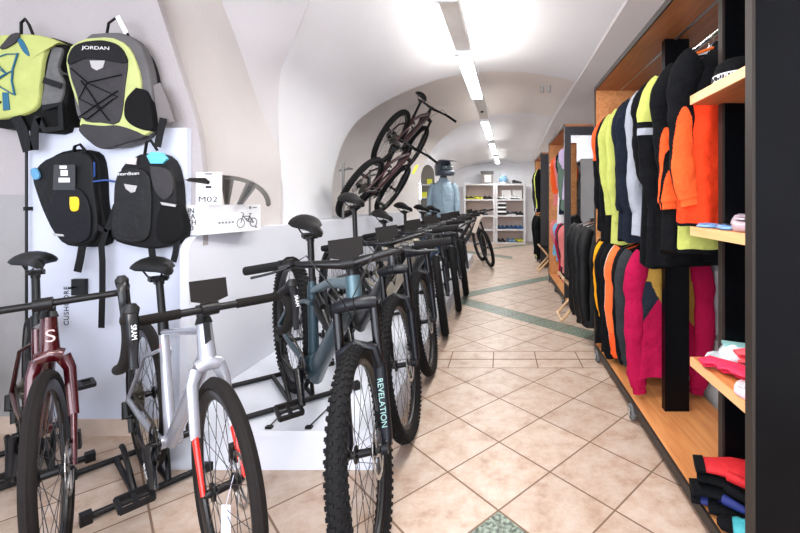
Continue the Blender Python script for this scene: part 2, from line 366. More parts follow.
# ------------------------------------------------------------------ ceiling lamps
def lamps():
    d = Vector((.17, 8, 0)).normalized(); x = Vector((d.y, -d.x, 0))
    def P(Y): return Vector((-.28+(Y-3.04)*.0213, Y, 2.34))
    TUBE = mat('lit_tube', (240, 248, 255), .5, emit=16)
    def fr(Y): return frame(P(Y), x, d, (0, 0, 1))
    def fixture(Y0, Y1, label, lit=True):
        t = thing('ceiling_light', label, 'lamp', fr(Y0), 'fluorescent lamps in the ceiling row'); L = (Y1-Y0)
        mb = MB(); mb.box((-.03, 0, .02), (.03, L, .07))
        mb.rings([[Vector((a, y, b)) for a, b in ((-.03, .03), (-.065, -.015), (-.06, -.017), (-.025, .02), (.025, .02), (.06, -.017), (.065, -.015), (.03, .03))] for y in (0, L)], False)
        obj('housing', mb, WHITE, t)
        mb = MB(); mb.cyl((-.018, .04, -.002), (-.018, L-.04, -.002), .013, n=8); mb.cyl((.022, .04, -.002), (.022, L-.04, -.002), .013, n=8); obj('tube', mb, TUBE, t)
        mb = MB(); mb.box((-.06, 0, -.015), (.06, .03, .03)); obj('end_cap', mb, WHITE, t)
        mb = MB(); mb.box((-.06, L-.03, -.015), (.06, L, .03)); obj('end_cap', mb, WHITE, t)
    fixture(.85, 2.25, 'bright fluorescent lamp at the very top edge of the photo, nearest in the ceiling row')
    fixture(3.04, 4.4, 'longest looking lit fluorescent lamp in the ceiling row, above the mounted bikes')
    fixture(5.6, 7.3, 'second fully visible lit ceiling lamp from the front, before the arch')
    fixture(7.75, 9.6, 'third fully visible lit ceiling lamp from the front, small in the distance')
    fixture(10.1, 12.0, 'farthest small lit ceiling lamp, above the back shoe shelves')
    fixture(-1.2, .3, 'ceiling lamp overhead outside the photo')
    t = thing('lamp_track', 'white track that carries the row of ceiling lamps', 'track', fr(-1.4)); mb = MB(); mb.box((-.022, 0, .07), (.022, 13.6, .1)); 
    obj('rail', mb, WHITE, t)
    for a, b in ((3.68, 4.42), (5.84, 6.98)):
        mb = MB(); mb.box((-.055, a, .015), (.055, b, .07)); obj('blank_cover', mb, mat('track_cover', (242, 240, 236), .5), t)
    mb = MB(); mb.lathe((0, 6.5, .0), [(.02, .0), (.02, .015)], 10); obj('sensor', mb, BLACKP, t)
    for Y in (1.6, 3.9, 6.0, 8.0, 10.5):
        mb = MB(); mb.tube([(0, Y, .1), (0, Y, .42 if Y < 9 else .2)], .003, 5); obj('suspension_wire', mb, STEEL, t)
    for i, Y in enumerate((-.45, 1.55, 3.72, 6.45, 8.7, 11.0)):
        l = bpy.data.lights.new('track_area_light', 'AREA'); l.shape = 'RECTANGLE'; l.size = .12; l.size_y = 1.4; l.energy = 21; l.color = sr((255, 252, 246))[:3]
        o = bpy.data.objects.new('track_area_light', l); COL.objects.link(o); o.location = P(Y)+Vector((0, 0, -.03))
        uplight = l.copy(); uplight.energy = 11 if i < 3 else 1.2; uplight.size = .4; o = bpy.data.objects.new('track_area_light', uplight); COL.objects.link(o); o.location = P(Y)+Vector((0, 0, .075)); o.rotation_euler = (PI, 0, 0)  # upward copy added above the track to brighten the ceiling
    for dx, w_ in ((0, 'left'), (.09, 'right')):
        mb = MB(); mb.lathe((.52+dx, 5.2, 2.62), [(.022, 0), (.022, .08)], 10); tag(obj('ceiling_fitting', mb, STEEL), '%s one of two tiny round metal fittings on the ceiling before the clothes racks' % w_, 'ceiling fitting')
lamps()

# ------------------------------------------------------------------ bicycles
CACHE = {}
def cached(key, fn):
    if key not in CACHE: CACHE[key] = fn()
    return CACHE[key]
def tyre_mtb(R=.37):
    mb = MB(); mb.torus((0, 0, 0), R-.034, .029, 64, 12)
    n = 80
    for i in range(n):
        for (off, ph, lx, ly, rr, tilt) in ((.008, 0, .010, .009, R-.002, 0), (-.008, .5, .010, .009, R-.002, 0), (.020, .25, .009, .009, R-.009, .7), (-.020, .75, .009, .009, R-.009, -.7), (.028, .6, .010, .009, R-.020, 1.1), (-.028, .1, .010, .009, R-.020, -1.1)):
            a = 2*PI*(i+ph)/n; e = Vector((math.cos(a), 0, math.sin(a))); t = Vector((-math.sin(a), 0, math.cos(a))); y = Vector((0, 1, 0))
            out = (e*math.cos(tilt)+y*math.sin(tilt)); sd = t.cross(out)
            c = e*(rr-.004)+y*off
            vs = [c+t*(sx*lx*k)+sd*(sy*ly*k)+out*(h*.0045) for h, k in ((-1, .6), (1, .5)) for sx, sy in ((-1, -1), (1, -1), (1, 1), (-1, 1))]
            mb.add(vs, [(4, 5, 6, 7), (0, 1, 5, 4), (1, 2, 6, 5), (2, 3, 7, 6), (3, 0, 4, 7)])
    return mb.mesh('tyre', RUBBER, 50)
def tyre_road(R=.335, r=.019):
    mb = MB(); mb.torus((0, 0, 0), R-r, r, 72, 12); mb.torus((0, 0, 0), R-.0015, .0045, 72, 6); return mb.mesh('tyre', RUBBERB, 50)
def rim(R, deep):
    mb = MB(); rs = []; n = 64
    prof = [(R, .013), (R-.008, .014), (R-deep, .007), (R-deep-.003, 0), (R-deep, -.007), (R-.008, -.014), (R, -.013), (R-.004, 0)]
    for i in range(n):
        a = 2*PI*i/n; e = Vector((math.cos(a), 0, math.sin(a))); rs.append([e*r+Vector((0, y, 0)) for r, y in prof])
    mb.rings(rs, False, closed=True); return mb.mesh('rim', mat('rim_black', (28, 28, 30), .35, .2), 30)
def spokes(R, n=28):
    mb = MB()
    for i in range(n):
        a = 2*PI*i/n; sgn = 1 if i % 2 else -1; b = a+(.9 if (i//2) % 2 else -.9)
        mb.cyl((R*math.cos(a), 0, R*math.sin(a)), (.027*math.cos(b), sgn*.028, .027*math.sin(b)), .0011, n=4)
    return mb.mesh('spokes', SPOKE, 0)
def hub():
    mb = MB(); mb.disc((0, 0, 0), [(.008, -.055), (.012, -.05), (.013, -.036), (.029, -.034), (.029, -.028), (.014, -.022), (.013, .02), (.029, .026), (.029, .032), (.013, .036), (.012, .05), (.008, .055)], 18)
    return mb.mesh('hub', BLACKM, 40)
def rotor():
    mb = MB(); n = 40; y = .042
    out = [Vector(((.090-.003*(i % 2))*math.cos(2*PI*i/n), y, (.090-.003*(i % 2))*math.sin(2*PI*i/n))) for i in range(n)]
    inn = [Vector((.074*math.cos(2*PI*i/n), y, .074*math.sin(2*PI*i/n))) for i in range(n)]
    d = Vector((0, .002, 0)); mb.rings([inn, out, [p+d for p in out], [p+d for p in inn]], False, closed=True)
    for i in range(6):
        a = 2*PI*i/6; b = a+.5
        mb.cyl((.022*math.cos(a), y, .022*math.sin(a)), (.076*math.cos(b), y, .076*math.sin(b)), .003, n=4)
    mb.disc((0, y, 0), [(.014, -.003), (.024, 0), (.014, .004)], 12)
    return mb.mesh('brake_disc', STEEL, 30)
def cassette():
    mb = MB()
    for k in range(9):
        r = .024+.0052*k if k < 8 else .07; n = 36; y = -.047+.0035*k
        o = [Vector(((r+.003*(1 if i % 2 else -1))*math.cos(2*PI*i/n), y, (r+.003*(1 if i % 2 else -1))*math.sin(2*PI*i/n))) for i in range(n)]
        mb.rings([o, [p+Vector((0, .0018, 0)) for p in o]], True)
    return mb.mesh('cassette', CASS, 20)
def saddle_mesh():
    mb = MB(); rs = []
    for x, w_, z, th in ((-.135, .045, .004, .012), (-.128, .062, .010, .026), (-.10, .072, .014, .034), (-.06, .066, .008, .034), (-.02, .045, .001, .03), (.03, .027, -.001, .026), (.08, .021, 0, .024), (.115, .019, -.001, .022), (.132, .011, -.008, .014)):
        rs.append([Vector((x, w_*math.cos(a), z+(.024*math.sin(a) if math.sin(a) > 0 else th*.5*math.sin(a))-3.4*(w_*math.cos(a))**2)) for a in [2*PI*j/18 for j in range(18)]])
    mb.rings(rs, True)
    m2 = MB()
    return mb.mesh('saddle', SADDLE, 60)
def rails_mesh():
    mb = MB()
    for y in (-.022, .022):
        mb.tube([(-.10, y*1.4, -.018), (-.07, y, -.038), (.03, y, -.042), (.085, y*.5, -.018)], .0035, 6)
    mb.cbox((-.02, 0, -.044), (.045, .055, .018)); return mb.mesh('saddle_rails', BLACKM, 30)

FM2 = {}
def bike(name, label, kind, hub_xy, head, steer, fmat, fkmat, dz=0.0, lean=0.0, seat=.98, cat='bicycle', group=None, root=None, plate=True, accent=None, forktext=None, ends=None, pitch=None):
    mtb = kind == 'mtb'; R = .37 if mtb else .335; wb = 1.13 if mtb else 1.0
    h = Vector((head[0], head[1], 0)).normalized()
    if root is None:
        s = dz/wb; fwd = Vector((h.x*math.sqrt(1-s*s), h.y*math.sqrt(1-s*s), -s))
        left = Vector((0, 0, 1)).cross(fwd).normalized(); up = fwd.cross(left)
        q = Matrix.Rotation(lean, 3, fwd); left = q @ left; up = q @ up
        fh = Vector((hub_xy[0], hub_xy[1], R)); rh = fh-fwd*wb; root = frame(rh-up*R, fwd, left, up)
    t = thing(name, label, cat, root, group)
    ha = math.radians(66 if mtb else 72.5); a = Vector((-math.cos(ha), 0, math.sin(ha))); nrm = Vector((math.sin(ha), 0, math.cos(ha)))
    FH = Vector((wb, 0, R)); P0 = FH-nrm*(.044 if mtb else .045)
    crown = P0+a*(.50 if mtb else .385); hb = crown+a*.012; ht = hb+a*(.095 if mtb else .120)
    S = Matrix.Translation(P0) @ Matrix.Rotation(math.radians(steer), 4, a) @ Matrix.Translation(-P0)
    RH = Vector((0, 0, R)); BB = Vector((.43, 0, .335)) if mtb else Vector((.405, 0, .27))
    su = Vector((-.25, 0, .968)); ST = BB+su*(.40 if mtb else .46)
    yb = .062
    # frame
    mb = MB()
    def tb(pts, r, fl=None, n=12, mi=None): mb.tube(pts, r, n, fl=fl, mi=mi)
    tb([hb-a*.01, ht+a*.005], [.030, .027] if mtb else [.027, .022], n=16)
    if mtb:
        mb.mi = 1
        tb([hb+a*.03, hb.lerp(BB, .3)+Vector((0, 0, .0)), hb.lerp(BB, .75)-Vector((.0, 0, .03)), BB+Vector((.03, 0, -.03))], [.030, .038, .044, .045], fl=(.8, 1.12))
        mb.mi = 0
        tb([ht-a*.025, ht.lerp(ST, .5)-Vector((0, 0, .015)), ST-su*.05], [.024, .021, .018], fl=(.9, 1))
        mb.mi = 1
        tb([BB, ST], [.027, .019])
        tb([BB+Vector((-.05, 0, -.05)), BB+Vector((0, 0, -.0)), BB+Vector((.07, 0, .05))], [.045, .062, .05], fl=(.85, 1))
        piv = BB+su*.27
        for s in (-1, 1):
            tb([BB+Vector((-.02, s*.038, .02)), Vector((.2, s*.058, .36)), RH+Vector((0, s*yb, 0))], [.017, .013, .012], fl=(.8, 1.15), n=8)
            tb([piv+Vector((-.03, s*.03, .03)), Vector((.16, s*.055, .55)), RH+Vector((.0, s*yb, .01))], [.012, .010, .011], n=8)
            tb([piv+Vector((-.03, s*.03, .03)), piv+Vector((.06, s*.022, .05))], .012, n=8)
            mb.disc(RH+Vector((0, s*yb, 0)), [(.008, -.008), (.018, -.006), (.018, .006), (.008, .008)], 12)
    else:
        tb([hb+a*.025, hb.lerp(BB, .5), BB+Vector((.01, 0, 0))], [.026, .030, .029], fl=(.8, 1.15))
        tb([ht-a*.022, ST-su*.03], [.020, .014], fl=(1, .8))
        tb([BB, ST+su*.005], [.022, .0165])
        tb([BB-Vector((0, .035, 0)), BB+Vector((0, .035, 0))], .026)
        for s in (-1, 1):
            tb([BB+Vector((-.01, s*.028, 0)), Vector((.2, s*.05, .30)), RH+Vector((0, s*yb, 0))], [.015, .011, .011], n=8)
            tb([ST-su*.10+Vector((0, s*.012, 0)), ST.lerp(RH, .3)+Vector((0, s*.045, -.03)), RH+Vector((0, s*yb, 0))], [.010, .008, .009], n=8)
            mb.disc(RH+Vector((0, s*yb, 0)), [(.008, -.008), (.016, -.006), (.016, .006), (.008, .008)], 12)
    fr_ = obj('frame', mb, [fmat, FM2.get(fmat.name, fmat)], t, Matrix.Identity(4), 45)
    if mtb:
        mb = MB(); mb.tube([piv+Vector((.05, 0, .05)), piv+Vector((.13, 0, .02)), piv+Vector((.26, 0, -.01))], [.020, .020, .012], 12); mb.cyl(piv+Vector((.05, .0, .085)), piv+Vector((.15, 0, .065)), .014); obj('shock_absorber', mb, BLACKM, fr_)
        mb = MB(); mb.tube([hb.lerp(BB, .55)+Vector((.018, 0, .03)), hb.lerp(BB, .8)+Vector((.02, 0, .012))], .030, 10, fl=(.85, 1)); obj('battery_cover', mb, BLACKP, fr_)
    if accent:
        mb = MB(); mb.tube([BB+su*.20, BB+su*.38], .0172 if not mtb else .023, 14); obj('coloured_band', mb, accent, fr_)
    # seatpost, saddle
    post = ST+su*((seat-ST.z)/su.z)
    mb = MB(); mb.tube([ST-su*.04, ST+su*.02], [.019, .019], 12); mb.tube([ST, post-Vector((0, 0, .05))], .0155 if mtb else .0138, 12); mb.cbox(post+Vector((-.005, 0, -.055)), (.04, .03, .03)); obj('seatpost', mb, BLACKM, t, Matrix.Identity(4))
    sd = link('saddle', cached('saddle', saddle_mesh), t, Matrix.Translation(post+Vector((-.0, 0, .0)))@Matrix.Scale(1.1, 4)); link('saddle_rails', cached('rails', rails_mesh), sd)
    # wheels
    def wheel(nm, M, rear):
        wl = link(nm, cached(kind+'rim', lambda: rim(R-(.062 if mtb else .036), .018 if mtb else .032)), t, M)
        link('tyre', cached(kind+'tyre', tyre_mtb if mtb else tyre_road), wl)
        link('spokes', cached(kind+'spokes', lambda: spokes(R-(.075 if mtb else .06))), wl)
        link('hub', cached('hub', hub), wl); link('brake_disc', cached('rotor', rotor), wl)
        if rear: link('cassette', cached('cassette', cassette), wl)
    wheel('rear_wheel', Matrix.Translation(RH) @ Matrix.Rotation(.35, 4, 'Y'), True)
    wheel('front_wheel', S @ Matrix.Translation(FH), False)
    # fork
    mb = MB()
    if mtb:
        for s in (-1, 1):
            o = Vector((0, s*.068, 0)); top = crown+o; low = FH+o
            mb.tube([low+a*.0-nrm*.0+Vector((0, 0, -.01)), P0+o+a*.02, P0+o+a*.28], [.016, .021, .0245], 12, mi=0)
            mb.tube([P0+o+a*.27, top+a*.005], .0172, 12, mi=1)
            mb.disc(low, [(.010, -.012), (.019, -.010), (.019, .010), (.010, .012)], 12, mi=0)
        mb.tube([crown+Vector((0, -.075, 0)), crown+Vector((.012, -.03, .012)), crown+Vector((.012, .03, .012)), crown+Vector((0, .075, 0))], [.024, .028, .028, .024], 10, mi=0)
        ar = P0+a*.30
        mb.tube([P0+a*.25+Vector((0, -.07, 0)), ar+nrm*.02+Vector((0, -.06, .045)), ar+nrm*.026+Vector((0, 0, .075)), ar+nrm*.02+Vector((0, .06, .045)), P0+a*.25+Vector((0, .07, 0))], [.018, .016, .014, .016, .018], 8, mi=0)
    else:
        mi2 = 1 if accent else 0
        for s in (-1, 1):
            mb.tube([crown+Vector((0, s*.030, -.012)), crown+Vector((.005, s*.046, -.06))-a*.0, P0.lerp(crown, .42)+Vector((0, s*.053, 0))], [.019, .015, .0125], 12, fl=(.75, 1.15), mi=0)
            mb.tube([P0.lerp(crown, .425)+Vector((0, s*.053, 0)), FH.lerp(crown, .1)+Vector((-.005, s*.055, 0)), FH+Vector((0, s*.055, 0))], [.0125, .010, .009], 12, fl=(.75, 1.15), mi=mi2)
        mb.tube([crown+Vector((0, -.033, -.008)), crown+Vector((0, 0, .004)), crown+Vector((0, .033, -.008))], [.022, .03, .022], 10, mi=0)
    mb.cyl(crown, ht+a*.05, .0165, n=12, mi=1 if mtb else 0)
    fk = obj('fork', mb, [fkmat, BLACKG] if mtb else [fkmat, accent or fkmat], t, S, 45)
    mb = MB()      # brake caliper
    mb.cbox(FH+Vector((-.075, .052, .055)), (.03, .03, .06)); obj('brake_caliper', mb, BLACKP, fk)
    if forktext:
        yv = a.cross(Vector((0, 1, 0)))
        text('fork_lettering', forktext, .029, frame(P0+a*.145+Vector((0, .0675, 0))+nrm*.0235, -a, Vector((0, 1, 0)), nrm), mat('pale_green_print', (150, 190, 186), .5), fk, spacing=1.0)
    # stem, bars
    sp = ht+a*(.05 if mtb else .045)
    fd = Vector((1, 0, 0)); bc = sp+nrm*(.05 if mtb else .09)+a*(.0 if mtb else -.005)
    mb = MB(); mb.cyl(ht+a*.0, sp+a*.02, .019, n=14); mb.tube([sp, bc], [.018, .019], 10); mb.cyl(bc-Vector((0, .024, 0)), bc+Vector((0, .024, 0)), .022, n=14)
    if not mtb: mb.cyl(ht, ht+a*.02, .026, .021, n=14)
    obj('stem', mb, BLACKM, t, S)
    mb = MB(); g = []; bend = -nrm
    if mtb:
        pts = []
        for y in (-.385, -.25, -.12, -.05, -.03, .03, .05, .12, .25, .385):
            k = abs(y); pts.append(bc+a*(0.034*min(1, max(0, (k-.03)/.20)))-nrm*(.06*max(0, (k-.06))/.33*1.0)+Vector((0, y, 0)))
        mb.tube(pts, [.0125, .0125, .0145, .0175, .0175, .0175, .0175, .0145, .0125, .0125], 12)
        hb_ = obj('handlebar', mb, BLACKG, t, S, 60)
        for s in (0, -1):
            e, i2 = pts[s], pts[1 if s == 0 else -2]; d = (i2-e).normalized()
            mb = MB(); mb.tube([e-d*.004, e+d*.002, e+d*.125, e+d*.13, e+d*.142], [.0165, .0168, .0165, .019, .019], 14); obj('grip', mb, GRIP, hb_)
            c = e+d*.175; mb = MB(); mb.cyl(c-d*.012, c+d*.012, .017, n=10)
            fwd2 = nrm; sg = 1 if s == 0 else -1
            mb.tube([c, c+fwd2*.03-a*.012, c+fwd2*.045-a*.016-d*.03], [.010, .012, .010], 8)
            mb.tube([c+fwd2*.04-a*.018, c+fwd2*.058-a*.03-d*.05, c+fwd2*.060-a*.034-d*.10, c+fwd2*.066-a*.036-d*.125], [.006, .005, .0048, .0055], 8); obj('brake_lever', mb, BLACKM, hb_)
            mb = MB(); p = c+fwd2*.03-a*.012
            mb.tube([p+d*.01, p+nrm*.05+d*.09+a*.02, hb+nrm*.10+Vector((0, -.02*sg, .02)), hb+nrm*.05-Vector((0, 0, .10)), hb.lerp(BB, .12)+nrm*.02], .0025, 6)
            obj('brake_cable', mb, BLACKP, hb_)
        if plate:
            mb = MB(); c = bc+a*.055+nrm*.012; q = [(-.062, -.028), (-.062, .038), (.062, .038), (.062, -.028), (.028, -.038), (.018, -.05), (-.018, -.05), (-.028, -.038)]
            mb.rings([[c+Vector((0, u, 0))+a*v+nrm*w_ for u, v in q] for w_ in (0, .004)], True); mb.cyl(bc, c-a*.04-nrm*.004, .008)
            o = obj('price_card', mb, mat('slate_card', (28, 25, 24), .7, spec=.15), hb_, smooth=20); o['label'] = 'dark grey blank card clipped upright on the bar'
    else:
        def side(s):
            P = [bc+Vector((0, 0, 0)), bc+Vector((0, s*.10, 0)), bc+Vector((0, s*.185, 0)), bc+nrm*.03+Vector((0, s*.208, 0)), bc+nrm*.075-a*.005+Vector((0, s*.212, 0)), bc+nrm*.095-a*.05+Vector((0, s*.214, 0)), bc+nrm*.07-a*.10+Vector((0, s*.218, 0)), bc+nrm*.01-a*.122+Vector((0, s*.222, 0)), bc-nrm*.05-a*.125+Vector((0, s*.225, 0))]
            return catmull(P, 26)
        A, B = side(1), side(-1)
        full = list(reversed(B))+A[1:]
        mb.tube(full, .0125, 12); hb_ = obj('handlebar', mb, BLACKM, t, S, 60)
        for s, P in ((1, A), (-1, B)):
            mb = MB(); k0 = 4 if ends else 12; mb.tube(P[k0:], .0162, 12); obj('bar_tape', mb, TAPE, hb_)
            mb = MB(); c = bc+nrm*.075+a*.004+Vector((0, s*.212, 0))
            mb.tube([c-nrm*.035, c+nrm*.01+a*.004, c+nrm*.05+a*.006, c+nrm*.072+a*.020, c+nrm*.076+a*.034], [.0155, .019, .0185, .019, .010], 14)
            obj('hood', mb, BLACKP, hb_)
            mb = MB(); mb.tube([c+nrm*.07+a*.02, c+nrm*.085-a*.02, c+nrm*.075-a*.07, c+nrm*.055-a*.12, c+nrm*.058-a*.14], [.010, .0105, .009, .0075, .008], 8, fl=(1.3, .8)); lv = obj('brake_lever', mb, BLACKG, hb_)
            if forktext is None and ends:
                text('lever_lettering', 'SRAM', .016, frame(c+nrm*.0915-a*.045+Vector((0, 0, 0)), -a, Vector((0, 1, 0)), nrm), mat('white_print', (225, 225, 225), .5), lv)
        if plate:
            mb = MB(); c = bc+a*.06+nrm*.012; q = [(-.052, -.03), (-.052, .036), (.052, .036), (.052, -.03), (.022, -.04), (-.022, -.04)]
            mb.rings([[c+Vector((0, u, 0))+a*v+nrm*w_ for u, v in q] for w_ in (0, .004)], True); mb.cyl(bc, c-a*.04-nrm*.004, .008)
            o = obj('price_card', mb, mat('slate_card', (28, 25, 24), .7, spec=.15), hb_, smooth=20); o['label'] = 'dark grey blank card clipped upright on the bar'
    # drivetrain, on the right side (negative y)
    cr = .078 if not mtb else .066; yc = -.052
    mb = MB(); n = 48
    o1 = [BB+Vector(((cr+.003*(i % 2))*math.cos(2*PI*i/n), yc, (cr+.003*(i % 2))*math.sin(2*PI*i/n))) for i in range(n)]
    i1 = [BB+Vector(((cr-.014)*math.cos(2*PI*i/n), yc, (cr-.014)*math.sin(2*PI*i/n))) for i in range(n)]
    dd = Vector((0, -.003, 0)); mb.rings([i1, o1, [p+dd for p in o1], [p+dd for p in i1]], False, closed=True)
    for i in range(5):
        an = 2*PI*i/5+.3; mb.cyl(BB+Vector((0, yc, 0)), BB+Vector(((cr-.01)*math.cos(an), yc, (cr-.01)*math.sin(an))), .008, .005, n=6)
    mb.cyl(BB+Vector((0, -.075, 0)), BB+Vector((0, .075, 0)), .015, n=12)
    ang = math.radians(-38); cd = Vector((math.cos(ang), 0, math.sin(ang)))
    mb.tube([BB+Vector((0, -.072, 0)), BB+Vector((0, -.082, 0))+cd*.17], [.017, .012], 10, fl=(1.2, .8)); mb.tube([BB+Vector((0, .072, 0)), BB+Vector((0, .082, 0))-cd*.17], [.017, .012], 10, fl=(1.2, .8))
    ck = obj('crankset', mb, BLACKG, t, Matrix.Identity(4), 35)
    if not mtb and ends:
        text('crank_lettering', 'SRAM', .026, frame(BB+cd*.09+Vector((0, -.094, 0)), cd, Vector((0, 0, 1)) if 0 else Vector((-cd.z, 0, cd.x)), Vector((0, -1, 0))), mat('white_print', (225, 225, 225), .5), ck)
    for s in (-1, 1):
        c = BB+Vector((0, s*.135, 0))-cd*.17*s; mb = MB(); mb.cyl(c-Vector((0, s*.055, 0)), c+Vector((0, s*.045, 0)), .008)
        for dx in (-.045, .045): mb.cbox(c+Vector((dx, 0, 0)), (.014, .095, .018))
        for dy in (-.045, 0, .045): mb.cbox(c+Vector((0, dy, 0)), (.09, .013, .016))
        obj('pedal', mb, BLACKP, ck)
    mb = MB(); J = RH+Vector((.015, yc+.005, -.075)); J2 = J+Vector((.03, 0, -.08 if mtb else -.06)); r0 = .036
    loopc = [RH+Vector((.0, yc, r0)), BB+Vector((0, yc, cr)), BB+Vector((cr, yc, 0)), BB+Vector((0, yc, -cr)), J2+Vector((.01, 0, -.014)), J2+Vector((-.012, 0, 0)), J+Vector((.012, 0, 0)), J+Vector((-.008, 0, .012)), RH+Vector((-r0, yc, 0))]
    mb.tube(loopc, .0042, 5, closed=True); obj('chain', mb, CHAIN, t, Matrix.Identity(4))
    mb = MB(); mb.tube([RH+Vector((-.01, -.07, -.01)), J+Vector((-.01, -.02, .0)), J], [.014, .02, .014], 8)
    for q in (J, J2): mb.disc(q, [(.006, -.006), (.019, -.003), (.019, .003), (.006, .006)], 14)
    mb.tube([J+Vector((0, -.008, 0)), J2+Vector((0, -.008, 0))], .010, 8, fl=(1.4, .6)); mb.tube([J+Vector((0, .008, 0)), J2+Vector((0, .008, 0))], .008, 6); obj('derailleur', mb, BLACKP, t, Matrix.Identity(4))
    return t, dict(root=root, S=S, hb=hb, ht=ht, a=a, nrm=nrm, RH=RH, P0=P0, crown=crown)

def stand(pos, head, z, label, group, hl=.27, hx=.22):
    h = Vector((head[0], head[1], 0)).normalized(); l = Vector((-h.y, h.x, 0)); M = frame((pos[0], pos[1], z), h, l, (0, 0, 1))
    t = thing('bike_stand', label, 'bike stand', M, group)
    for x in (-hx, hx):
        mb = MB(); mb.cyl((x, -hl, .02), (x, hl, .02), .0135, n=10); o = obj('cross_bar', mb, BLACKM, t, Matrix.Identity(4))
        for y in (-hl-.01, hl+.01): m2 = MB(); m2.cbox((x, y, .02), (.04, .035, .04)); obj('end_cap', m2, BLACKP, o)
    for y in (-.055, .055):
        mb = MB(); mb.tube([(-hx, y, .022), (hx, y, .022)], .011, 8); obj('side_bar', mb, BLACKM, t, Matrix.Identity(4))
        mb = MB(); mb.tube([(.20, y, .03), (.12, y*1.2, .13), (.06, y*1.25, .17), (.02, y*1.25, .17)], .010, 8); obj('upright_hook', mb, BLACKM, t, Matrix.Identity(4))

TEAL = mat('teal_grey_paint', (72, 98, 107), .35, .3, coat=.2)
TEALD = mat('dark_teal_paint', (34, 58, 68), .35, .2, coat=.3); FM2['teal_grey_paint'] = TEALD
BLKP = mat('black_paint', (16, 17, 20), .3, coat=.2)
GRYP = mat('grey_paint', (120, 118, 116), .35, .3, coat=.4)
FORKB = mat('fork_black', (14, 17, 24), .35, spec=.35)
SILV = mat('silver_paint', (168, 170, 180), .25, .35, coat=.6)
DRED = mat('dark_red_paint', (68, 7, 16), .2, .3, coat=.8)
BRED = mat('bright_red_paint', (228, 40, 30), .35, coat=.5)
PURP = mat('dark_maroon_paint', (70, 44, 50), .35, .2, coat=.4)
OLIV = mat('sand_paint', (168, 158, 140), .4, .1, coat=.3)

Hd = (.643, -.766)
MT = [  # front hub x, y, steer, frame, label, seat
 (-.447, 1.43, -33, TEAL, 'teal grey mountain bike nearest the camera, REVELATION lettering on its fork', .975, TEALD, 'REVELATION'),
 (-.50, 2.19, -38, BLKP, 'mountain bike second in the row behind the teal one, its saddle highest of the row', 1.10, None, None),
 (-.525, 2.97, -38, OLIV, 'third mountain bike in the row on the white platform, pale frame', .97, None, None),
 (-.535, 3.79, -32, BLKP, 'fourth mountain bike in the row, between the pale one and the blue one', 1.03, None, None),
 (-.50, 4.62, -32, mat('deep_blue_paint', (26, 62, 92), .3, coat=.5), 'fifth mountain bike in the row, dark blue frame', 1.0, None, None),
 (-.48, 5.36, -32, BLKP, 'sixth mountain bike in the row, in front of the mannequin', .98, None, None)]
for i, (x, y, st, fm, lb, seat, acc, ft) in enumerate(MT):
    t, g = bike('mountain_bike', lb, 'mtb', (x, y), Hd, st, fm, FORKB, dz=.19, seat=seat, group='mountain bikes in the row', accent=acc, forktext=ft)
    rc = g['root'] @ Vector((0, 0, 0)); stand((rc.x+.03, rc.y-.03), Hd, .18, 'black bike stand on the white platform under the %s mountain bike of the row' % ('nearest', 'second', 'third', 'fourth', 'fifth', 'sixth')[i], 'bike stands on the platform')
    if i == 0:
        mb = MB(); mb.tube([(.25, 0, .35), (.25, 0, .36)], .01)
for x, y, hd, st, fm, lb in ((-.43, 8.45, (.75, -.66), -30, BLKP, 'dark mountain bike at the far end, the rear one of the two on the tiles'), (-.25, 7.65, (.8, -.6), -38, BLKP, 'last mountain bike of the row, front wheel on the tiles before the back shelves')):
    bike('mountain_bike', lb, 'mtb', (x, y), hd, st, fm, FORKB, dz=.0, seat=.95, group='mountain bikes at the far end')
tt = MB(); tt.cbox((-.42, 7.0, .82), (.07, .015, .26), R=Matrix.Rotation(.35, 3, 'Y')); tt.cbox((-.36, 7.0, .98), (.09, .02, .09), R=Matrix.Rotation(.8, 3, 'Y'))
tag(obj('paper_tag', tt, mat('beige_paper', (212, 200, 186), .7)), 'large beige paper tag hanging from a handlebar at the far end of the bike row', 'tag')

# road bikes on the floor
Rd = (.786, -.618)
ts, gs = bike('road_bike', 'silver road bike with red fork tips, in front of the white platform', 'road', (-.875, 1.3), Rd, -3, SILV, SILV, seat=.95, group='road bikes', ends=True, plate=True, accent=BRED)
tr, gr_ = bike('road_bike', 'dark red road bike at the left edge of the photo', 'road', (-1.49, 1.37), Rd, -12, DRED, DRED, seat=.965, group='road bikes', plate=False)
# badge on the red head tube, decals
def badge(g, t, body, size, m, up=.07):
    c = g['hb']+g['a']*up+g['nrm']*.0285
    text('head_badge', body, size, frame(c, Vector((0, 1, 0)), g['a'], g['nrm']), m, t)
badge(gr_, tr, 'S', .062, mat('silver_print', (200, 170, 170), .4, .3), .05)
mb = MB(); c = gs['hb']+gs['a']*.08+gs['nrm']*.025; mb.rings([[c+Vector((0, u, 0))+gs['a']*v+gs['nrm']*w_ for u, v in ((-.009, -.03), (.009, -.02), (.009, .04), (-.009, .04))] for w_ in (-.004, .002)], True)
b = obj('head_badge', mb, BLACKG, ts, Matrix.Identity(4)); b['label'] = 'black wedge shaped badge with white print'
rc = gs['root'] @ Vector((0, 0, 0)); stand((rc.x+.03, rc.y-.06), Rd, 0, 'black floor stand holding the silver road bike by its rear wheel', 'bike stands on the floor', .19, .2)
rc = gr_['root'] @ Vector((0, 0, 0)); stand((rc.x+.06, rc.y-.06), Rd, 0, 'black floor stand under the dark red road bike', 'bike stands on the floor', .17, .18)
bike('road_bike', 'black road bike, only its brake hood showing at the left photo edge', 'road', (-2.14, 1.42), Rd, -14, BLKP, BLKP, seat=.96, group='road bikes', plate=False)
